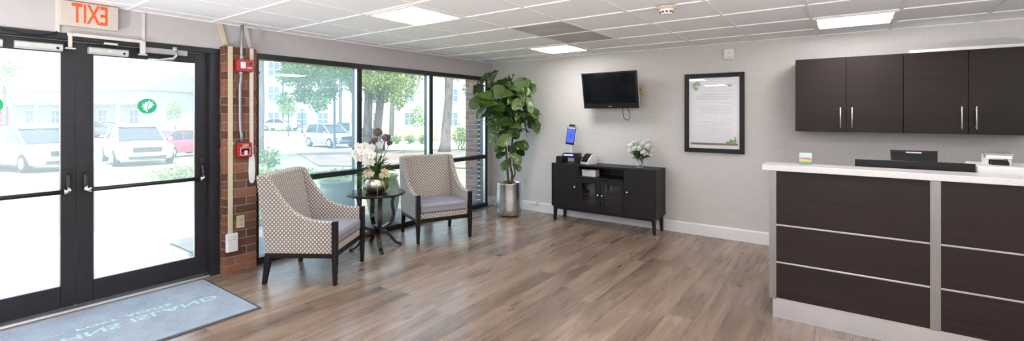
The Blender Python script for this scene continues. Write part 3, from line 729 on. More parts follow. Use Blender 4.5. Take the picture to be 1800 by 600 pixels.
# riser stand with the face scanner on it
rs = thing('riser_stand', 'low black riser stand on the left end of the sideboard', 'stand', (1.575, -.225, ZT))
MB().box(-.175, .175, -.085, .085, .078, .09).build('top', BLACKP, rs, bevel=.002)
MB().box(-.175, -.075, -.085, .085, 0, .078).build('left_box', BLACKP, rs, bevel=.002)
MB().box(.115, .175, -.085, .085, 0, .078).build('right_box', BLACKP, rs, bevel=.002)
sc = thing('face_scanner', 'upright temperature scanner with blue screen on a white post, standing on the black riser', 'scanner', (1.60, -.225, ZT+.0905), math.radians(8))
MB().box(-.105, .125, -.07, .07, 0, .048).build('base', BLACKP, sc, bevel=.004)
MB().box(-.085, .05, -.0715, -.0695, .015, .034).build('light_strip', BLUELED, sc)
MB().lathe([(.022,.048),(.015,.07),(.011,.13),(.010,.19)], c=(0,0,0), n=18).build('post', WPLAST, sc, smooth=True)
hd = Matrix.Translation((0,-.012,.30)) @ Matrix.Rotation(math.radians(-7), 4, 'X') @ Matrix.Rotation(math.radians(5), 4, 'Y')
h_ = MB().box(-.066, .066, -.012, .018, -.135, .115, hd).build('screen_housing', BLACKP, sc, bevel=.006)
MB().box(-.055, .055, -.0135, -.0115, -.105, .085, hd).build('screen', BLUESCR, h_)
MB().box(-.03, .03, -.0143, -.0136, -.05, .03, hd).build('screen_mark', BLUEDK, h_)
MB().box(.0665, .072, -.010, .02, -.135, .115, hd).build('side_trim', WPLAST, h_)
MB().box(-.055, .055, -.0135, -.0115, .088, .108, hd).build('camera_bar', SENSOR, h_)
MB().box(-.042, .042, -.014, .016, .120, .150, hd).build('camera_head', BLACKP, h_, bevel=.004)
lp = thing('label_printer', 'small white and black label printer beside the face scanner', 'printer', (1.866, -.22, ZT), math.radians(68))
MB().prism([(-.085,0),(.085,0),(.09,.03),(.082,.12),(.06,.138),(.0,.135),(-.06,.075),(-.088,.03)], -.075, .075, 'y').build('body', WPLAST, lp, bevel=.006)
MB().prism([(-.0895,.034),(-.062,.078),(-.004,.138),(.045,.142),(.045,.139),(.002,.132),(-.058,.07),(-.084,.03)], -.062, .062, 'y').build('front_cover', BLACKP, lp)
MB().tube([(.085,.03,.02),(.12,.05,.01),(.16,.09,.005),(.17,.15,.005)], .004, 6).build('power_cord', BLACKP, lp)
cb = thing('card_box', 'small white box stored in the open shelf of the sideboard', 'box', (1.905, -.24, .6483))
MB().box(-.10, .10, -.06, .06, 0, .062).build('body', WPLAST, cb, bevel=.002)
MB().box(-.102, .102, -.062, .062, .062, .085).build('lid', WHITE, cb, bevel=.002)
MB().box(-.07, .03, -.0635, -.0622, .066, .080).build('printed_band', SENSOR, cb)
# vase of white flowers
va = thing('flower_vase', 'white flowers in a short clear glass vase on the sideboard', 'flowers', (2.585, -.225, ZT))
MB().lathe([(.048,0),(.056,.004),(.060,.03),(.052,.065),(.046,.09),(.052,.115),(.050,.115),(.043,.09),(.048,.065),(.055,.03),(.05,.012),(.0001,.012)], n=28).build('glass_vase', VGLASS, va, smooth=True)
MB().lathe([(.0001,.013),(.049,.013),(.052,.03),(.046,.06),(.0001,.06)], n=24, cap=False).build('water', VGLASS, va, smooth=True)
def vp(px, py, v): return RT*((px-1127)*.00715)+FW*v+Vector((0,0,.115+(276-py)*.00715))
k = 0
for px, py, v in ((1110,254,0),(1118,250,.06),(1108,262,-.04),(1123,258,-.06),(1132,250,.0),(1137,258,.06),(1130,264,-.09),(1142,246,.03),(1147,262,.0),(1144,270,-.03),(1135,268,-.04),(1126,247,.08),(1116,258,-.06),(1140,254,-.05)):
    c = vp(px, py, v); m = MB(); r = .040
    for i in range(80):
        d = rnd_dir(); d.z = abs(d.z)*.9-.25; d.normalize(); petal(m, c+d*r*.35, (d+rnd_dir()*.3), d.orthogonal()+Vector((0,0,.4)), r*.62, r*.8, .45)
    o = m.build('white_bloom', PETAL, va, smooth=True); MB().ball(c, r*.72, 8).build('bloom_core', PETAL, o, smooth=True)
    MB().tube([(random.uniform(-.02,.02), random.uniform(-.02,.02), .02), c*.45+Vector((0,0,.05)), c], .003, 5).build('stem', STEM, va)
m = MB()
for i in range(80):
    a = random.uniform(0, 2*PI); z = random.uniform(.11,.24); r = .02+.35*(z-.09)*random.random(); d = Vector((math.cos(a), math.sin(a), random.uniform(-.2,.9)))
    petal(m, Vector((r*math.cos(a)+.01, r*math.sin(a), z)), d, Vector((0,0,1))+rnd_dir()*.6, random.uniform(.05,.095), .036, -.15)
m.build('foliage', DKLEAF, va, smooth=True)

# ---- television on a tilting bracket
tv = thing('television', 'black flat television tilted forward on the wallpapered wall', 'television', (2.172, -.22, 1.811))
R = Matrix.Rotation(math.radians(11), 4, 'X')
m = MB().box(-.39, .39, -.02, .012, -.245, .245, R).build('bezel', BLACKP, tv, bevel=.006)
MB().box(-.365, .365, -.0215, -.0195, -.175, .225, R).build('screen', SCREEN, m)
MB().box(-.02, .02, -.0222, -.0198, -.222, -.214, R).build('maker_mark', SENSOR, m)
MB().box(-.392, .394, .010, .032, -.247, .247, R).build('rear_trim', OFFWHITE, tv, bevel=.004)
MB().box(-.30, .30, .028, .075, -.18, .16, R).build('rear_housing', BLACKP, tv, bevel=.02)
MB().box(-.07, .07, .19, .218, -.14, .14).box(-.03, .03, .06, .20, -.03, .03).build('wall_bracket', BLACKP, tv, bevel=.003)
lp_ = [(.15,.05,-.22),(.135,.07,-.29),(.14,.09,-.36),(.165,.10,-.395),(.195,.11,-.40),(.215,.12,-.37),(.205,.14,-.30),(.15,.16,-.235),(.16,.19,-.21),(.25,.205,-.20)]
MB().tube([(a+.02, b_, c_) for a, b_, c_ in lp_], .0045, 8).build('power_cord', BLACKP, tv, smooth=True)
MB().tube([(.09,.05,-.215),(.16,.08,-.245),(.23,.1,-.24),(.27,.15,-.215)], .0055, 8).build('signal_cord', WPLAST, tv, smooth=True)
ob = thing('outlet_box', 'beige surface outlet box on the wall beside the television', 'outlet', (2.545, 0, 1.80))
MB().box(-.035, .035, -.045, 0, -.06, .06).build('body', BEIGE, ob, bevel=.004)
MB().box(-.028, .028, -.0475, -.0455, -.05, .05).build('cover', BEIGE, ob, bevel=.001)
MB().cyl((-.012,-.05,.012), (-.012,-.046,.012), .007, 10).build('plug_hole', BLACKP, ob)

# ---- framed poster
po = thing('framed_poster', 'black framed notice poster on the wallpapered wall', 'poster', (3.426, 0, 1.503))
HW, HH = .338, .481
m = MB().box(-HW, -HW+.052, -.028, 0, -HH, HH).box(HW-.052, HW, -.028, 0, -HH, HH).box(-HW+.052, HW-.052, -.028, 0, -HH, -HH+.052).box(-HW+.052, HW-.052, -.028, 0, HH-.052, HH)
m.build('poster_frame', BLACKP, po, bevel=.003)
pw, ph = HW-.052, HH-.052
pp = MB().box(-pw, pw, -.012, -.003, -ph, ph).build('paper', PAPERW, po)
MB().box(-pw, pw, -.0175, -.0165, -ph, ph).build('poster_glass', PGLASS, po)
m = MB(); rnd = random.Random(3)
def printed(x0, x1, z, h, gapw=.007):
    x = x1
    while x > x0:
        wl = rnd.uniform(.012,.04); m.box(max(x-wl, x0), x, -.0127, -.0121, z-h/2, z+h/2); x -= wl+gapw
for z, x0, h in ((.268,.10,.006),(.225,-.145,.011),(.198,-.185,.011),(.172,-.205,.011),(.118,.09,.006),(.075,-.175,.006),(.052,-.165,.006),(.030,-.165,.006),(.008,-.165,.006),(-.014,.0,.006),(-.072,.09,.006),(-.108,-.16,.006),(-.132,-.03,.006),(-.154,-.17,.006),(-.180,-.10,.006),(-.204,-.18,.006),(-.228,-.15,.006),(-.252,-.1,.006),(.338,.07,.007)):
    printed(x0, .20 if z < .3 else .155, z, h)
m.build('printed_lines', INK, pp)
m = MB(); m.prism([(.178+.022*math.cos(a)*(1 if i < 9 else .55), .338+.022*math.sin(a)*(1 if i < 9 else .55)+(0 if i < 9 else .004)) for i, a in enumerate([math.radians(-210+i*30) for i in range(9)]+[math.radians(30-i*30) for i in range(9)])], -.0127, -.0121, 'y'); m.build('round_logo', INKD, pp)
def blob(cx, cz, rx, rz, n=9, seed=1):
    q = random.Random(seed); return [(cx+rx*math.cos(2*PI*i/n)*q.uniform(.75,1.1), cz+rz*math.sin(2*PI*i/n)*q.uniform(.75,1.1)) for i in range(n)]
m = MB()
for i, (a, b_, c_, d_) in enumerate(((-.222,.352,.03,.022),(-.185,.372,.04,.014),(-.205,.30,.028,.026),(-.17,.345,.03,.014),(-.23,.33,.014,.03))): m.prism(blob(a, b_, c_, d_, 10, i), -.0125-.0001*i, -.0121, 'y')
for i, (a, b_, c_, d_) in enumerate(((.16,-.352,.03,.014),(.20,-.345,.028,.024),(.235,-.335,.018,.032),(.19,-.325,.014,.016),(.236,-.295,.008,.016))): m.prism(blob(a, b_, c_, d_, 10, i+9), -.0129-.0001*i, -.0121, 'y')
m.build('printed_leaves', GREENP, pp)
MB().box(-pw+.02, pw-.02, -.0124, -.0121, -.388, -.362).build('printed_shelf', BROWNP, pp)

# ---- wall chime, outlets on the back wall
cm = thing('door_chime', 'small white square chime box high on the wall beside the poster', 'chime', (3.597, 0, 2.205))
MB().box(-.058, .058, -.035, 0, -.068, .068).build('body', WPLAST, cm, bevel=.014, seg=3)
MB().cyl((0,-.036,.012), (0,-.0352,.012), .007, 14).build('emblem', SENSOR, cm)
MB().box(-.03, .03, -.0356, -.0348, -.05, -.035).build('lower_slot', SENSOR, cm)
def outlet(name, M, mat, label, group=None):
    t = thing(name, label, 'outlet', (0,0,0)); t.matrix_world = M
    MB().box(-.036, .036, -.059, .059, 0, .006).build('cover_plate', mat, t, bevel=.002)
    for z in (-.022, .022):
        s_ = MB().cyl((0, z, .006), (0, z, .0085), .0165, 18).build('socket', mat, t)
        MB().box(-.008, -.0055, z-.005, z+.006, .0086, .0092).box(.0055, .008, z-.005, z+.006, .0086, .0092).cyl((0, z-.009, .0086), (0, z-.009, .0092), .0025, 8).build('slots', BLACKP, s_)
    return t
outlet('wall_outlet', on_back(.655, 0, .45), BEIGE, 'beige outlet on the wall just right of the silver planter')
lo = thing('plug_adapter', 'white plug adapter low on the baseboard between planter and sideboard', 'outlet', (.865, -.016, .128))
MB().box(-.06, .06, -.012, 0, -.035, .035).build('cover_plate', OFFWHITE, lo, bevel=.003)
MB().box(-.045, .01, -.04, -.012, -.025, .02).build('plug', WPLAST, lo, bevel=.006)
MB().box(.025, .05, -.0135, -.0125, -.012, .018).build('slots', INK, lo)

# ---- things on the brick pillar
PX = .0905
outlet('wall_outlet', on_left(PX, -3.932, .473), BEIGE, 'beige outlet on the front of the brick pillar')
def strip(name, pts, w_, d_, mat, label, cat='conduit'):
    """flat wiring raceway through points (x, y, z) on a wall facing +x"""
    m = MB(); pts = [Vector(p)+Vector((d_/2,0,0)) for p in pts]; m.sweep(pts, w_/2, d_/2, (0,1,0)); return tag(m.build(name, mat, bevel=.003), label, cat)
rc = thing('wiring_raceway', 'beige wiring raceway down the left of the brick pillar', 'conduit', (PX, -4.022, 0))
MB().box(0, .016, -.020, .020, .37, 2.118).build('cover', BEIGE, rc, bevel=.003)
MB().box(0, .02, -.023, .023, 1.20, 1.225).build('coupling', BEIGE, rc, bevel=.003)
strip('wiring_raceway', [(.001,-4.075,2.328),(.001,-4.028,2.135)], .038, .02, BEIGE, 'slanting beige raceway above the brick pillar, running to the ceiling')
strip('wiring_raceway', [(PX,-3.836,1.10),(PX,-3.836,2.118)], .034, .016, OFFWHITE, 'off-white wiring raceway down the right of the brick pillar')
strip('wiring_raceway', [(.001,-3.845,2.328),(.001,-3.815,2.135)], .034, .018, OFFWHITE, 'short off-white raceway above the right side of the brick pillar')
hg = MB().prism([(-.018,1.10),(.018,1.10),(.026,1.06),(.03,.95),(.026,.86),(.016,.83),(0,.822),(-.016,.83),(-.026,.86),(-.03,.95),(-.026,1.06)], PX, PX+.012, 'x', Matrix.Translation((0,-3.832,0)))
tag(hg.build('wire_cover_tab', WPLAST, bevel=.003), 'white tapered plastic tab hanging below the off-white raceway on the pillar', 'tab')
sw = thing('junction_box', 'white junction box low on the brick pillar below the beige raceway', 'junction box', (PX, -4.013, .295))
MB().box(0, .035, -.05, .05, -.085, .085).build('body', WPLAST, sw, bevel=.008)
MB().box(.035, .039, -.042, .042, -.076, .025).build('cover', WPLAST, sw, bevel=.002)
MB().cyl((.0355,.02,.052), (.0375,.02,.052), .006, 10).build('indicator', SENSOR, sw)
MB().box(.0355, .0365, -.042, .042, .028, .032).build('seam', INK, sw)
# metal conduits
c1 = thing('metal_conduit', 'galvanised conduit from the ceiling to the red alarm strobe', 'conduit', (PX, -3.93, 0))
MB().tube([(.02,0,2.0),(.02,0,2.12),(.02,.005,2.25),(.02,.005,2.328)], .0145, 12).build('pipe', GALV, c1, smooth=True)
MB().cyl((.02,.0,2.0), (.02,.0,2.04), .019, 12).build('coupling', GALV, c1)
c2 = thing('metal_conduit', 'galvanised conduit between the alarm strobe and the pull station', 'conduit', (PX, -3.93, 0))
MB().tube([(.02,-.005,1.886),(.02,-.005,1.83),(.016,-.012,1.76),(.016,-.012,1.45),(.016,-.008,1.34),(.02,0,1.29),(.02,0,1.215)], .0145, 12).build('pipe', GALV, c2, smooth=True)
MB().cyl((.02,-.005,1.86), (.02,-.005,1.89), .019, 12).build('coupling', GALV, c2)
al = thing('alarm_strobe', 'red fire alarm strobe box high on the brick pillar', 'fire alarm', (PX, -3.915, 1.945))
MB().box(0, .055, -.072, .072, -.058, .058).build('back_box', RED, al, bevel=.004)
MB().box(.055, .066, -.07, .07, -.056, .056).build('face', RED, al, bevel=.004)
MB().box(.066, .082, -.045, .0, -.03, .032).build('strobe_lens', WPLAST, al, bevel=.006)
MB().cyl((.066,.045,.018), (.0685,.045,.018), .009, 12).build('grille', BLACKP, al)
text('lettering', 'FIRE', .026, TEXTW, on_left(.067, .036, -.022), al)
ps = thing('pull_station', 'red fire alarm pull station on the brick pillar above the armchair', 'fire alarm', (PX, -3.912, 1.15))
MB().box(0, .045, -.062, .062, -.068, .068).build('back_box', RED, ps, bevel=.004)
MB().box(.045, .058, -.06, .06, -.066, .066).build('face', RED, ps, bevel=.005)
text('lettering', 'FIRE', .030, TEXTW, on_left(.059, 0, .042), ps)
for z in (.022, -.048): MB().box(.058, .059, -.042, .042, z-.002, z+.002).build('white_line', TEXTW, ps)
for y in (-.042, .042): MB().box(.058, .059, y-.002, y+.002, -.046, .02).build('white_line', TEXTW, ps)
MB().box(.056, .066, -.034, .034, -.016, .012).build('recess', BLACKP, ps, bevel=.002)
MB().box(.060, .076, -.012, .012, -.044, -.004).build('pull_handle', WPLAST, ps, bevel=.003)

# ---- above the doors
ex = thing('exit_sign', 'cream exit sign with orange red letters above the entrance doors', 'exit sign', (.001, -4.988, 2.237))
MB().box(0, .055, -.168, .168, -.092, .092).build('housing', SIGNBOX, ex, bevel=.005)
text('lettering', 'EXIT', .205, SIGNRED, on_left(.0562, 0, .0), ex, bold=.003, sx_=.50)
strip('wiring_raceway', [(.001,-5.160,2.093),(.001,-5.160,2.328)], .024, .014, OFFWHITE, 'off-white raceway beside the exit sign running to the ceiling')
strip('wiring_raceway', [(.001,-4.648,2.086),(.001,-4.648,2.328)], .021, .012, OFFWHITE, 'off-white raceway on the wall above the door closer')
hr = thing('wiring_raceway', 'long white raceway along the door header with drop ends', 'conduit', (.0125, -4.875, 2.085))
MB().box(0, .014, -.235, .215, -.012, .012).build('cover', OFFWHITE, hr, bevel=.002)
MB().box(0, .016, -.230, -.208, -.10, .012).build('drop_end', OFFWHITE, hr, bevel=.002)
MB().box(0, .03, .20, .232, -.105, .0).build('drop_end', OFFWHITE, hr, bevel=.002)
for y in (-.219, .216): MB().box(-.002, .03, y-.028, y+.028, -.112, -.102).build('contact_plate', SENSOR, hr, bevel=.001)
pl_ = MB().box(.011, .02, -4.90, -4.815, 2.035, 2.05); tag(pl_.build('door_strike_plate', OFFWHITE, bevel=.002), 'small cream magnet plate on the door header under the raceway', 'plate')
tag(MB().tube([(.016,-5.44,2.07),(.016,-5.33,2.055),(.016,-5.25,2.056),(.016,-5.18,2.075),(.016,-5.165,2.095)], .006, 8).build('hanging_wire', BLACKP, smooth=True), 'thin dark wire drooping along the door header', 'wire')

# ---- smoke detector
sm = thing('smoke_detector', 'round white smoke detector with a cream base on the ceiling', 'smoke detector', (3.58, -2.31, H-.0035))
MB().lathe([(.0001,-.022),(.070,-.022),(.078,-.012),(.078,0)], n=32).build('base', BEIGE, sm, smooth=False)
MB().lathe([(.0001,-.06),(.040,-.06),(.046,-.052),(.052,-.035),(.060,-.0222)], n=32).build('body', WPLAST, sm, smooth=False)
m = MB()
for k in range(10): a = 2*PI*k/10; m.box(.044, .052, -.009, .009, -.05, -.04, Matrix.Rotation(a, 4, 'Z'))
m.build('vents', BLACKP, sm)

# ---- wall cabinets
def wall_cabinet(x0, x1, label):
    t = thing('wall_cabinet', label, 'wall cabinet', ((x0+x1)/2, 0, 1.31), 0, 'dark wall cabinets'); h = (x1-x0)/2
    MB().box(-h, h, -.31, 0, 0, .744).build('body', CABV, t, bevel=.001)
    for s_ in (-1, 1):
        a, b_ = sorted((s_*.0025, s_*(h-.002)))
        d = MB().box(a, b_, -.330, -.311, .001, .743).build('door', CABV, t, bevel=.0015)
        hx = s_*.046
        m = MB().tube([(hx,-.362,.045),(hx,-.362,.245)], .0052, 10)
        for z in (.065, .218): m.tube([(hx,-.33,z),(hx,-.362,z)], .005, 8)
        m.build('handle', NICKEL, d, smooth=True)
    return t
wall_cabinet(4.291, 5.149, 'dark wall cabinet nearest the poster, left of the pair')
wall_cabinet(5.151, 6.020, 'dark wall cabinet farthest from the poster, cut by the picture edge')
struct(MB().box(5.20, 6.02, -.30, -.001, 2.0545, 2.082).build('trim_3', WHITE), 'white filler strip on top of the right wall cabinet', 'trim')

# ---- reception desk
dk = thing('reception_desk', 'dark laminate reception desk with metal strips', 'desk', (4.262, -2.08, 0))
LN = 3.0; PZ0, PZ1 = .145, 1.074
m = MB().box(.03, LN, .02, .10, PZ0, PZ1).box(.0, .03, .006, .62, PZ0, PZ1)
m.build('carcass', CABW, dk)
zs = [PZ0, .400, .412, .672, .684, PZ1]
vx = [(.042, .877), (.927, 1.90), (1.95, 2.92)]
for a, b_ in vx:
    for z0, z1 in ((zs[0], zs[1]), (zs[2], zs[3]), (zs[4], zs[5])): MB().box(a, b_, .0, .0205, z0, z1).build('front_panel', CABW, dk, bevel=.001)
    for z in (.400, .672): MB().box(a, b_, -.004, .02, z, z+.012).build('metal_strip', ALU, dk, bevel=.002)
for x0, x1 in ((.877, .927), (1.90, 1.95)): MB().box(x0, x1, -.003, .02, .14, PZ1).build('metal_post', BRUSHED, dk, bevel=.001)
MB().box(-.003, .042, -.003, .02, PZ0-.01, PZ1).build('metal_post', BRUSHED, dk, bevel=.001)
MB().box(.018, LN, .006, .10, 0, PZ0).box(.018, .06, .10, .60, 0, PZ0).build('plinth', PLINTH, dk)
MB().box(.03, LN, .10, .80, .715, .745).build('worktop', CABW, dk, bevel=.002)
for x in (.05, 1.5, 2.9): MB().box(x, x+.03, .62, .78, 0, .715).build('support_panel', CABW, dk)
ct = MB().box(4.215, 7.25, -2.115, -1.860, PZ1+.0005, 1.116); tag(ct.build('countertop', QUARTZ, bevel=.004), 'white speckled quartz counter on top of the reception desk', 'countertop')
CZ = 1.1163
ca = thing('card_stand', 'small colourful card in a clear stand on the left end of the counter', 'card', (4.475, -1.93, CZ), math.radians(6))
MB().box(-.038, .038, -.003, -.001, .004, .085).build('card', plain('mint_card', (.50,.66,.62), .6), ca)
MB().prism([(-.037,.036),(-.025,.040),(.0,.034),(.022,.028),(.037,.028),(.037,.044),(.02,.054),(-.01,.05),(-.037,.05)], -.0042, -.0032, 'y').build('card_picture', plain('card_pink', (.42,.22,.25), .6, var=.3, scale=60), ca)
MB().prism([(-.037,.022),(-.02,.024),(.0,.018),(.02,.026),(.037,.022),(.037,.032),(.0,.036),(-.037,.03)], -.0046, -.0043, 'y').build('card_picture', plain('card_yellow', (.70,.50,.13), .6, var=.3, scale=60), ca)
MB().box(-.037, .037, -.0042, -.0032, .005, .021).build('card_picture', plain('card_green', (.16,.40,.28), .6, var=.2), ca)
MB().box(-.041, .041, .0, .003, 0, .088).box(-.041, .041, -.03, .03, 0, .003).build('clear_holder', PGLASS, ca)
mo = thing('computer_monitor', 'wide black monitor seen from behind over the counter', 'monitor', (5.078, -1.80, .7455))
MB().box(-.31, .31, 0, .03, .10, .419).build('panel', BLACKP, mo, bevel=.003)
MB().box(-.30, .30, .031, .0325, .115, .405).build('screen', SCREEN, mo)
MB().box(-.03, .03, -.014, -.001, .15, .30).build('rear_housing', BLACKP, mo)
MB().box(-.03, .03, .0, .025, .012, .12).build('stand_neck', BLACKP, mo)
MB().box(-.12, .12, -.02, .16, 0, .012).build('stand_base', BLACKP, mo, bevel=.003)
MB().box(-.03, .03, -.0012, -.0002, .378, .386).build('maker_mark', SCREEN, mo)
m2_ = thing('small_monitor', 'small dark glossy display standing behind the wide monitor', 'monitor', (5.128, -1.38, .7455))
TM = Matrix.Translation((0,0,.30)) @ Matrix.Rotation(math.radians(-10), 4, 'X')
MB().prism([(-.123,-.16),(.123,-.16),(.135,.17),(-.135,.17)], 0, .022, 'y', TM).build('panel', BLACKP, m2_, bevel=.003)
MB().prism([(-.114,-.145),(.114,-.145),(.124,.155),(-.124,.155)], -.0015, -.0002, 'y', TM).build('screen', SCREEN, m2_)
MB().box(-.045, .045, -.003, -.0015, .148, .158, TM).build('reflection_bar', WPLAST, m2_)  # white bar painted in as a ceiling light's reflection on the screen
MB().box(-.03, .03, .015, .035, .01, .26).build('stand_neck', BLACKP, m2_)
MB().box(-.10, .10, -.05, .10, 0, .012).build('stand_base', BLACKP, m2_, bevel=.003)
pr = thing('desk_printer', 'white desk printer behind the counter at the right picture edge', 'printer', (5.62, -1.56, .7455))
MB().box(-.225, .24, -.235, .14, 0, .408).build('body', WPLAST, pr, bevel=.008)
MB().box(-.135, -.055, -.10, .06, .408, .432).build('dark_tray', BLACKP, pr)
MB().prism([(-.07,.446),(.06,.462),(.06,.480),(-.07,.470)], -.155, -.035, 'x').build('feeder_lid', WHITE, pr, bevel=.003)
for x in (-.155, -.05): MB().box(x, x+.015, -.05, .06, .408, .462).build('feeder_side', WPLAST, pr)
MB().prism([(-.072,.472),(.062,.482),(.062,.490),(-.072,.480)], -.162, -.028, 'x').build('feeder_edge', SILVERP, pr)

# ---- door mat
mt = thing('door_mat', 'blue grey carpet mat with mint lettering inside the entrance doors', 'mat', (0, 0, 0))
MY0, MY1, MX0, MX1 = -6.0, -4.215, .05, 1.105
MB().box(MX0, MX1, MY0, MY1, .0005, .006).build('rubber_edge', MATEDGE, mt, bevel=.002)
MB().box(MX0+.018, MX1-.028, MY0+.018, MY1-.018, .006, .0095).build('carpet', MATF, mt)
def floor_text(body, size, x, y, width, sx_):
    o = text('lettering', body, size, MATTXT, frame_mat((0, 0, .0096), (0,-1,0), (1,0,0)), mt, .0002, True, .002, sx_)
    vs_ = o.data.vertices; a = min(v.co.y for v in vs_); b_ = max(v.co.y for v in vs_); c_ = (min(v.co.x for v in vs_)+max(v.co.x for v in vs_))/2
    for v in vs_: v.co.y = y+(v.co.y-(a+b_)/2)*width/(b_-a); v.co.x = x+v.co.x-c_
floor_text('JOHNS', .125, .588, -5.185, .49, 1)
floor_text('ISLAND', .125, .588, -4.603, .545, 1)
floor_text('POST', .062, .468, -5.032, .225, 1)
floor_text('ACUTE', .062, .468, -4.738, .29, 1)
for y0, y1 in ((-5.44, -5.195), (-4.54, -4.30)): MB().box(.455, .461, y0, y1, .0096, .0100).build('printed_line', MATTXT, mt)

# ================================================================ OUTSIDE
def gz(x, y):
    r = math.hypot(x, y+3)
    z = -.07-.033*max(0, min(r, 27)-2.0)
    if r > 38: z += min((r-38)*.02, .45)
    return z
def at(px, dep, dz=0.0):
    """ground point seen at this column of the photograph, `dep` metres along the view"""
    p = Vector((4.709, -5.924, 0))+FW*dep+RT*((px-900)/805.25*dep); p.z = gz(p.x, p.y)+dz; return p
GRASS = m_ground('lawn_grass', (.14, .165, .07), (.29, .31, .17), 1.2, 40)
STRAW = m_ground('pine_straw', (.12, .085, .072), (.27, .20, .165), 1.5, 30)
ASPH = m_ground('pale_asphalt', (.33, .33, .34), (.43, .43, .43), 1.0, 50)
CONC = m_ground('concrete', (.55, .54, .52), (.70, .69, .66), 1.5, 60)
MULCH = m_ground('dark_mulch', (.06, .055, .05), (.20, .18, .16), 4, 60)
def patch(name, mat, pts_fn, nu, nv, dz, label, cat='ground'):
    m = MB(); g_ = [[m.bm.verts.new(pts_fn(i/nu, j/nv)) for j in range(nv+1)] for i in range(nu+1)]
    for r_ in g_:
        for v in r_: v.co.z = gz(v.co.x, v.co.y)+dz
    for i in range(nu):
        for j in range(nv): m.bm.faces.new((g_[i][j], g_[i+1][j], g_[i+1][j+1], g_[i][j+1]))
    o = m.build(name, mat); return struct(o, label, cat)
def quadfn(a, b, c, d):
    a, b, c, d = map(Vector, (a, b, c, d)); return lambda u, v: (a.lerp(b, u)).lerp(d.lerp(c, u), v)
patch('ground', GRASS, quadfn((-.2,-60,0), (-110,-60,0), (-110,110,0), (-.2,110,0)), 60, 90, 0, 'sunlit lawn outside the entrance', 'lawn')
patch('walkway', CONC, quadfn((-.16,-7.2,0), (-3.4,-7.2,0), (-3.4,-4.0,0), (-.16,-4.0,0)), 10, 8, .045, 'pale concrete walk outside the doors', 'walkway')
patch('planting_bed', MULCH, quadfn((-.2,-3.9,0), (-1.9,-3.9,0), (-1.9,3,0), (-.2,3,0)), 10, 20, .03, 'dark mulch bed under the window', 'planting bed')
def dq(p0, d0, p1, d1, p2, d2, p3, d3): return quadfn(at(p0,d0), at(p1,d1), at(p2,d2), at(p3,d3))
patch('parking_lot', ASPH, dq(-700,17, 560,27, 560,44, -700,44), 40, 16, .02, 'pale sunlit parking lot with parked cars', 'parking lot')
patch('road', ASPH, dq(430,29.5, 1300,31, 1300,41, 430,56), 30, 14, .025, 'pale sunlit road beyond the trees', 'road')
patch('tree_island', STRAW, dq(560,17, 1150,14, 1150,29, 520,28), 26, 12, .03, 'pinkish pine straw under the big trees', 'tree island')
patch('tree_island', STRAW, dq(640,42, 1100,38, 1100,50, 640,50), 16, 8, .035, 'pine straw strip beyond the road', 'tree island')

# exterior brick pier at the corner
struct(bricks(-.47, -.135, -.13, .22, -.15, 2.4, 'wall_pier', course=.0775), 'red brick pier outside the right end of the window', 'pier')
# glazed planters just outside
URN = plain('sage_glaze', (.22, .26, .14), .3, var=.12, scale=3)
def urn(x, y, s_, label):
    t = thing('outdoor_planter', label, 'planter', (x, y, gz(x, y)+.032)); t.scale = (s_, s_, s_)
    MB().lathe([(.13,0),(.15,.02),(.20,.16),(.235,.34),(.235,.48),(.21,.58),(.19,.62),(.215,.645),(.215,.67),(.185,.67),(.17,.62),(.0001,.60)], n=36).build('pot', URN, t, smooth=True)
    m = MB()
    for k in range(60):
        a = random.uniform(0, 2*PI); d = Vector((math.cos(a)*.5, math.sin(a)*.5, random.uniform(.1,.5))); petal(m, Vector((d.x*.15, d.y*.15, .61)), d, Vector((0,0,1)), random.uniform(.05,.11), .03, -.3)
    m.build('foliage', DKLEAF, t, smooth=True)
urn(-.62, -2.46, 1.0, 'large sage green planter outside the window behind the near armchair')
urn(-.62, -1.72, 1.0, 'large sage green planter outside the window behind the round table')

# foliage
def canopy(m, c, r, n, size, sc=(1,1,1), shell=.55):
    for k in range(n):
        d = rnd_dir(); q = c+Vector((d.x*sc[0], d.y*sc[1], d.z*sc[2]))*r*(shell+(1-shell)*random.random()**.6)
        a = rnd_dir(); b_ = a.orthogonal().normalized(); s_ = size*random.uniform(.5,1.15)
        a, b_ = a*s_, b_*s_*.55
        m._add([q-a, q+b_, q+a, q-b_], [(0,1,2,3)])
LEAFA = m_leaf('oak_leaves', [(0, (.07,.16,.045)), (.5, (.15,.28,.07)), (1, (.28,.40,.13))], .5, None, .4)
LEAFB = m_leaf('bright_leaves', [(0, (.13,.20,.06)), (.5, (.24,.33,.11)), (1, (.38,.44,.18))], .5, None, .4)
OAKBARK = NT('grey_oak_bark'); _n = OAKBARK.noise(OAKBARK.mapped(OAKBARK.coord(), (9, 9, 2)), 1.0, 5, .7); OAKBARK.col(OAKBARK.ramp(_n, [(.3, (.10,.085,.075)), (.7, (.26,.23,.21))])).rgh(.95); OAKBARK.bump(_n, .8, .05); OAKBARK = OAKBARK.m
def zpx(py, dep): return 1.481-(py-202.1)*dep/805.25
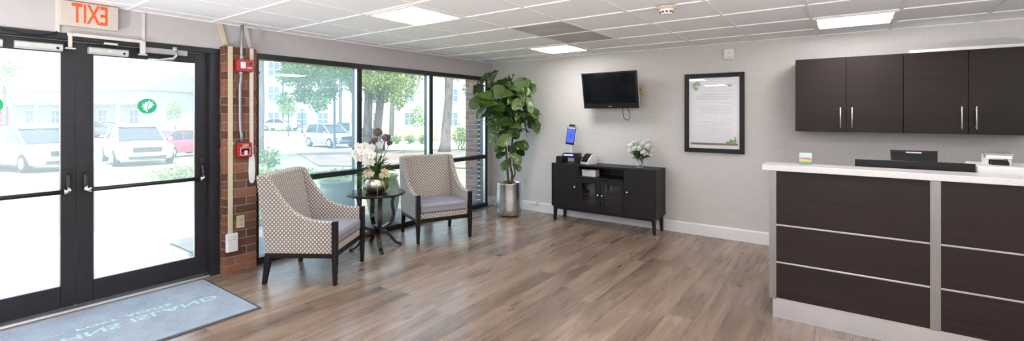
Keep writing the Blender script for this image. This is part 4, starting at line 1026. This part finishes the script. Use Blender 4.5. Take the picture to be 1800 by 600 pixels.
def tree(name, label, dep, trunks, crowns, lmat, leaf_s, group='trees outside the window', density=1.0):
    base = at(trunks[0][0][0], dep); t = thing(name, label, 'tree', base, 0, group)
    def w(px, py, d=0.0):
        p = at(px, dep); p = Vector((4.709,-5.924,0))+FW*(dep+d)+RT*((px-900)/805.25*(dep+d)); p.z = zpx(py, dep); return p-base
    for tr in trunks:
        pts = []; rs = []
        for i, (px, py, wpx) in enumerate(tr):
            q = w(px, py)
            if i == 0: q.z = -.1
            pts.append(q); rs.append(wpx*.5*dep/805.25)
        MB().tube(pts, rs, 12).build('trunk', OAKBARK, t, smooth=True)
    m = MB()
    for px, py, rx, ry, n in crowns:
        d = random.uniform(-1.2, 1.2); r = rx*dep/805.25
        canopy(m, w(px, py, d), r, int(n*2.3), leaf_s*.66, (1, 1, ry/rx), .25)
    m.build('crown', lmat, t)
    return t
tree('oak_tree', 'grey tree trunk at the left edge of the window', 19, [[(458,292,16),(457,255,12),(459,180,11),(458,100,10),(455,20,9)]], [(440,-60,110,60,600)], LEAFA, .13)
tree('oak_tree', 'leafy green tree hanging over the parked silver car', 24, [[(631,262,12),(630,215,8),(622,165,7),(600,120,7),(575,70,7)]],
     [(520,130,34,26,650),(560,125,36,30,700),(600,120,34,26,600),(535,165,22,18,260),(560,178,20,20,220),(580,160,22,18,240),(618,140,20,24,260),(500,175,14,14,70),(545,70,80,50,700),(628,165,10,22,80)], LEAFA, .13)
tree('oak_tree', 'big twin-trunked tree seen behind the flower arrangement', 26, [[(645,262,18),(646,225,15),(648,170,14),(643,100,14),(640,30,12)], [(661,262,17),(664,225,14),(669,175,13),(672,120,12),(690,40,10)]],
     [(655,140,34,26,500),(690,135,36,28,600),(672,165,24,18,300),(716,150,22,24,260),(700,178,14,18,120),(650,120,50,30,500),(736,128,20,14,140),(680,60,90,50,600)], LEAFB, .13)
tree('oak_tree', 'leaning tree trunk seen through the right bay of the window', 27, [[(781,262,25),(783,250,18),(785,215,16),(789,170,14),(790,130,14),(795,40,13)]],
     [(770,122,26,14,230),(812,125,22,22,260),(824,150,12,24,120),(790,60,90,40,500)], LEAFA, .12)
tree('young_tree', 'small round bright green tree beside the white parked car', 46, [[(507,226,2.0),(507,205,2.0),(507,185,2.0)]], [(505,188,17,19,600)], LEAFB, .13)
tree('young_tree', 'slim tree beyond the road behind the big twin trunk', 40, [[(688,236,9),(688,205,7),(690,170,6),(690,130,5)]], [(690,150,40,30,350),(735,205,16,20,160)], LEAFA, .16)
tree('young_tree', 'blown-out pale green tree at the left of the left door', 40, [[(8,230,6),(8,190,5),(8,150,5)]], [(5,125,26,26,500)], LEAFB, .16)
tree('young_tree', 'pale green small tree seen past the leaf decal in the right door', 46, [[(308,230,3),(308,205,3)]], [(305,195,14,20,260)], LEAFB, .16)
def shrub(px, dep, r, h, n, label, mat=LEAFB, s_=.07):
    b_ = at(px, dep); t = thing('shrub', label, 'shrub', b_, 0, 'shrubs outside'); m = MB(); canopy(m, Vector((0,0,h*.5)), r, n, s_, (1,1,h*.5/r), .1); m.build('foliage', mat, t)
    m = MB()
    for k in range(6): a = k*1.05; m.tube([(0,0,-.05), (r*.5*math.cos(a), r*.5*math.sin(a), h*.6)], [.015,.006], 5)
    m.build('stems', OAKBARK, t)
shrub(474, 15.5, .36, .80, 380, 'tall leafy shrub beside the grey trunk at the left window edge', LEAFB)
shrub(483, 12.5, .5, .3, 300, 'low pale shrub on the lawn behind the near armchair', LEAFB)
shrub(522, 13.6, .6, .22, 280, 'spreading low shrub on the lawn beyond the near armchair', LEAFB)
shrub(597, 11.6, .4, .36, 320, 'dark green clump on the lawn left of the flower arrangement', LEAFA)
shrub(562, 12.6, .5, .2, 260, 'pale ground cover between the lawn clumps', LEAFB)
shrub(318, 12.5, .75, .42, 420, 'low shrub on the lawn seen through the right door', LEAFB)
for px, l_ in ((696, 'low shrub beyond the road left of the leaning trunk'), (720, 'second low shrub beyond the road'), (745, 'low shrub beyond the road near the middle mullion')): shrub(px, 37, .48, .75, 240, l_, LEAFA, .09)
shrub(812, 30, .7, 1.9, 360, 'tall bright shrub beside the outdoor brick pier', LEAFB, .1)
shrub(505, 8.6, .35, .3, 160, 'small plant in the mulch bed behind the near armchair', LEAFB)
shrub(462, 6.3, .22, .38, 160, 'small leafy plant against the left end of the window', LEAFA, .05)

# ---- cars (local: +x front)
CGL = plain('car_glass', (.02,.025,.03), .05, spec=.8); TYRE = plain('tyre', (.02,.02,.02), .8); RIM = plain('wheel_rim', (.5,.5,.5), .3, .8); LENS = plain('lamp_lens', (.75,.77,.8), .1, spec=.8); TAIL = plain('tail_lens', (.35,.02,.02), .2); GRILLE = plain('car_grille', (.03,.03,.035), .4)
def car(px, dep, yaw, paint, label, suv=True, L=4.6, Wd=1.86, name='parked_car'):
    b_ = at(px, dep, .062); t = thing(name, label, 'car', b_, math.radians(36+yaw), 'parked cars'); hw = Wd/2
    Hh = 1.68 if suv else 1.45; belt = 1.02 if suv else .92; gc = .24
    st_ = [(-.5,.60,.42,belt*.86),(-.485,.86,.34,belt*.97),(-.42,.97,gc,belt),(-.2,1.0,gc,belt),(.1,1.0,gc,belt),(.22,1.0,gc,belt*.985),(.36,.97,gc,belt*.93),(.45,.90,.28,belt*.86),(.49,.76,.34,belt*.74),(.5,.6,.40,belt*.66)]
    rings = []
    for fx, fw_, z0, z1 in st_:
        x = fx*L; w_ = hw*fw_; zm = (z0+z1)/2
        rings.append([(x, -w_*.90, z0), (x, -w_*.98, z0+.08), (x, -w_, zm), (x, -w_*.97, z1-.10), (x, -w_*.86, z1), (x, 0, z1+.03), (x, w_*.86, z1), (x, w_*.97, z1-.10), (x, w_, zm), (x, w_*.98, z0+.08), (x, w_*.90, z0), (x, 0, z0-.02)])
    MB().loft(rings).build('body', paint, t, smooth=True, bevel=0)
    rb, rf = (-.47, -.40) if suv else (-.40, -.22)
    g_ = [(rb, .80, belt-.02, belt+.0), (rf, .80, belt-.03, Hh-.07), (-.1, .82, belt-.03, Hh-.01), (.02, .81, belt-.03, Hh-.03), (.24, .78, belt-.04, belt+.02)]
    rings = []
    for fx, fw_, z0, z1 in g_:
        x = fx*L; w_ = hw*fw_; k = max(z1-z0, .02)/(Hh-belt)
        rings.append([(x, -w_*1.04, z0), (x, -w_*(1-.07*k), z0+(z1-z0)*.55), (x, -w_*(1-.20*k), z1-.01), (x, 0, z1+.02), (x, w_*(1-.20*k), z1-.01), (x, w_*(1-.07*k), z0+(z1-z0)*.55), (x, w_*1.04, z0), (x, 0, z0-.02)])
    MB().loft(rings).build('windows', CGL, t, smooth=False)
    rr = []
    for fx, fw_, z in ((rf-.01, .66, Hh-.075), (-.1, .69, Hh-.005), (.03, .67, Hh-.03), (.06, .62, Hh-.075)):
        x = fx*L; w_ = hw*fw_; rr.append([(x, -w_, z-.01), (x, -w_*.7, z+.03), (x, w_*.7, z+.03), (x, w_, z-.01), (x, w_*.7, z-.03), (x, -w_*.7, z-.03)])
    MB().loft(rr).build('roof', paint, t, smooth=True)
    p = MB()
    for s_ in (-1, 1):
        for pts in ([(.245*L, s_*hw*.80, belt), (.04*L, s_*hw*.69, Hh-.05)], [(-.1*L, s_*hw*.83, belt), (-.1*L, s_*hw*.68, Hh-.03)], [((rb+.02)*L, s_*hw*.82, belt), (rf*L, s_*hw*.66, Hh-.08)]): p.tube(pts, .035, 6)
    p.build('pillars', paint, t)
    R_ = .345 if suv else .32
    for fx in (-.295, .31):
        for s_ in (-1, 1):
            y = s_*(hw-.10)
            wl = MB().lathe([(.12,-.105),(R_*.93,-.105),(R_,-.08),(R_,.08),(R_*.93,.105),(.12,.105)], n=24, M=Matrix.Translation((fx*L, y, R_)) @ Matrix.Rotation(PI/2, 4, 'X')).build('wheel', TYRE, t, smooth=False)
            MB().lathe([(.02,-.115),(R_*.62,-.108),(R_*.66,-.08),(R_*.66,.08),(R_*.62,.108),(.02,.115)], n=20, M=Matrix.Translation((fx*L, y, R_)) @ Matrix.Rotation(PI/2, 4, 'X')).build('rim', RIM, wl)
    for s_ in (-1, 1):
        y0, y1 = sorted((s_*hw*.50, s_*hw*.88))
        MB().box(.452*L, .494*L, y0, y1, belt*.70, belt*.83).build('headlight', LENS, t, bevel=.02)
        MB().box(-.503*L, -.468*L, y0, y1, belt*.66, belt*.90).build('tail_light', TAIL, t, bevel=.02)
        MB().box(.19*L, .225*L, s_*hw*1.03-.07, s_*hw*1.03+.07, belt-.02, belt+.12).build('side_mirror', paint, t, bevel=.03)
    MB().box(.47*L, .508*L, -hw*.48, hw*.48, belt*.58, belt*.78).build('grille', GRILLE, t, bevel=.02)
    MB().box(.46*L, .512*L, -hw*.62, hw*.62, .33, .43).build('lower_intake', GRILLE, t, bevel=.02)
    return t
PWHITE = plain('white_car_paint', (.72,.73,.75), .2, coat=.5, var=.01); PSILV = plain('silver_car_paint', (.42,.44,.47), .25, .6, coat=.5, var=.01); PRED = plain('red_car_paint', (.55,.03,.06), .25, coat=.5, var=.02); PGREY = plain('dark_grey_car_paint', (.10,.11,.13), .25, .3, coat=.5, var=.02)
car(240, 20.5, -42, PWHITE, 'white sport utility car facing the right entrance door', True, 4.8, 2.0)
car(316, 25.5, 76, PRED, 'small red car parked beside the white one', False, 4.1)
car(64, 18.0, -24, PWHITE, 'white car with dark grille seen through the left door', True, 4.6)
car(30, 25.0, -28, PSILV, 'silver car behind the white car in the left door', False, 4.5)
car(-25, 20.0, -28, PGREY, 'dark grey car at the left picture edge', False, 4.5)
car(580, 33.5, -37, PSILV, 'silver sport utility car seen through the left bay of the window', True, 4.4, 1.85)
car(652, 31, -75, PGREY, 'dark car half hidden behind the mullion', False, 4.5)
car(493, 57, 0, PWHITE, 'white car far across the lot under the round tree', False, 4.6)
car(182, 42, 0, PGREY, 'dark car far away in front of the long building', False, 4.6)

# ---- lamp posts, bins
POSTM = plain('dark_blue_post', (.04,.06,.08), .5)
def lamp_post(px, dep, ht, r, label):
    t = thing('street_lamp', label, 'lamp post', at(px, dep), 0, 'posts in the parking lot')
    MB().cyl((0,0,-.1), (0,0,ht), r, 10, r*.8).build('pole', POSTM, t); MB().lathe([(r*2.4,0),(r*2.4,.08),(r*1.6,.25),(r*1.1,.45)], n=12).build('base', POSTM, t)
    MB().box(-.35, .35, -.14, .14, ht, ht+.12).build('lamp_head', POSTM, t, bevel=.02)
lamp_post(588, 31.5, 7.5, .075, 'dark post in front of the silver car in the left bay')
lamp_post(599.5, 50, 9, .08, 'thin dark post between the silver car and the mullion')
lamp_post(531, 52, 2.6, .07, 'short post near the middle of the left bay')
for px, l_ in ((573, 'dark blue bin enclosure left of the tall post'), (601, 'dark blue bin enclosure beside the mullion')):
    t = thing('bin_enclosure', l_, 'bin enclosure', at(px, 52), math.radians(36), 'bin enclosures'); m = MB()
    for k in range(9): m.box(-.56+k*.125, -.46+k*.125, -.02, .02, 0, 1.25)
    m.build('slats', POSTM, t); MB().box(-.6, .6, .02, .06, .2, .3).box(-.6, .6, .02, .06, .95, 1.05).box(-.6, -.5, .02, .8, 0, 1.25).box(.5, .6, .02, .8, 0, 1.25).build('frame', POSTM, t)

# ---- buildings
SIDING = plain('white_siding', (.52,.52,.54), .8, var=.03, scale=2); PALEB = m_ground('pale_brick_wall', (.47,.45,.44), (.55,.53,.52), .5, 12); ROOFM = m_ground('grey_shingle', (.30,.30,.31), (.42,.42,.43), 1, 20); WGL = plain('dull_window_glass', (.16,.20,.24), .12, spec=.7); TRIMW = plain('window_trim', (.80,.80,.80), .6); REDD = plain('pink_red_cladding', (.50,.10,.10), .7)
def building(name, label, px, dep, rot, half, z0, z1, wall, cols, rows, win, roof='gable', depth=10):
    b_ = at(px, dep); t = thing(name, label, 'building', b_, math.radians(36+rot)); top = z1-b_.z
    MB().box(-half, half, 0, depth, -1, top).build('wall', wall, t)
    if roof == 'gable': MB().prism([(-.7, top-.15), (-.7, top+.05), (depth/2, top+2.6), (depth+.7, top+.05), (depth+.7, top-.15)], -half-.5, half+.5, 'x').build('roof', ROOFM, t)
    else: MB().prism([(-.3, top), (-.3, top+.35), (depth, top+.35), (depth, top)], -half-.3, half+.3, 'x').build('roof', TRIMW, t)
    for z in rows:
        for x in cols:
            ww, wh = win; zz = z-b_.z
            f_ = MB().box(x-ww/2-.1, x+ww/2+.1, -.07, .0, zz-wh/2-.1, zz-wh/2).box(x-ww/2-.1, x+ww/2+.1, -.07, .0, zz+wh/2, zz+wh/2+.12).box(x-ww/2-.1, x-ww/2, -.07, .0, zz-wh/2, zz+wh/2).box(x+ww/2, x+ww/2+.1, -.07, .0, zz-wh/2, zz+wh/2).box(x-.035, x+.035, -.06, .0, zz-wh/2, zz+wh/2).box(x-ww/2, x+ww/2, -.06, .0, zz-.03, zz+.03).build('window', TRIMW, t)
            MB().box(x-ww/2, x+ww/2, -.03, -.005, zz-wh/2, zz+wh/2).build('pane', WGL, f_)
    return t
ap = building('apartment_building', 'pale three-storey apartment building beyond the road', 645, 62, 12, 15.6, 0, 10.4, PALEB, [-14.2,-11.6,-8.2,-5.6,-1.4,1.4,5.6,8.2,11.6,14.2], [.9, 4.2, 7.4], (1.25, 1.75), 'gable', 12)
m = MB()
for x in (-10.5, -3.5, 3.5, 10.5): m.box(x-.06, x+.06, -.12, -.01, -1, 10.5)
m.build('downpipes', POSTM, ap)
lb = building('long_building', 'long low white building across the parking lot behind the doors', 20, 58, -10, 20, 0, 4.6, SIDING, [-19,-15,-11,-6.5,-2,3,7,10.5,14,18.5], [1.25], (1.3, 1.6), 'gable', 10)
MB().prism([(-2.2, 2.35+.8), (-2.2, 2.55+.8), (0, 3.25+.8), (0, 3.0+.8)], -21, 21, 'x').build('porch_roof', ROOFM, lb)
m = MB()
for k in range(11): m.box(-20.5+k*3.9, -20.3+k*3.9, -2.1, -1.9, -1, 3.2)
m.build('porch_posts', TRIMW, lb)
MB().box(-4.6, -.4, -.04, .0, -.2, 2.9).build('red_cladding', REDD, lb)
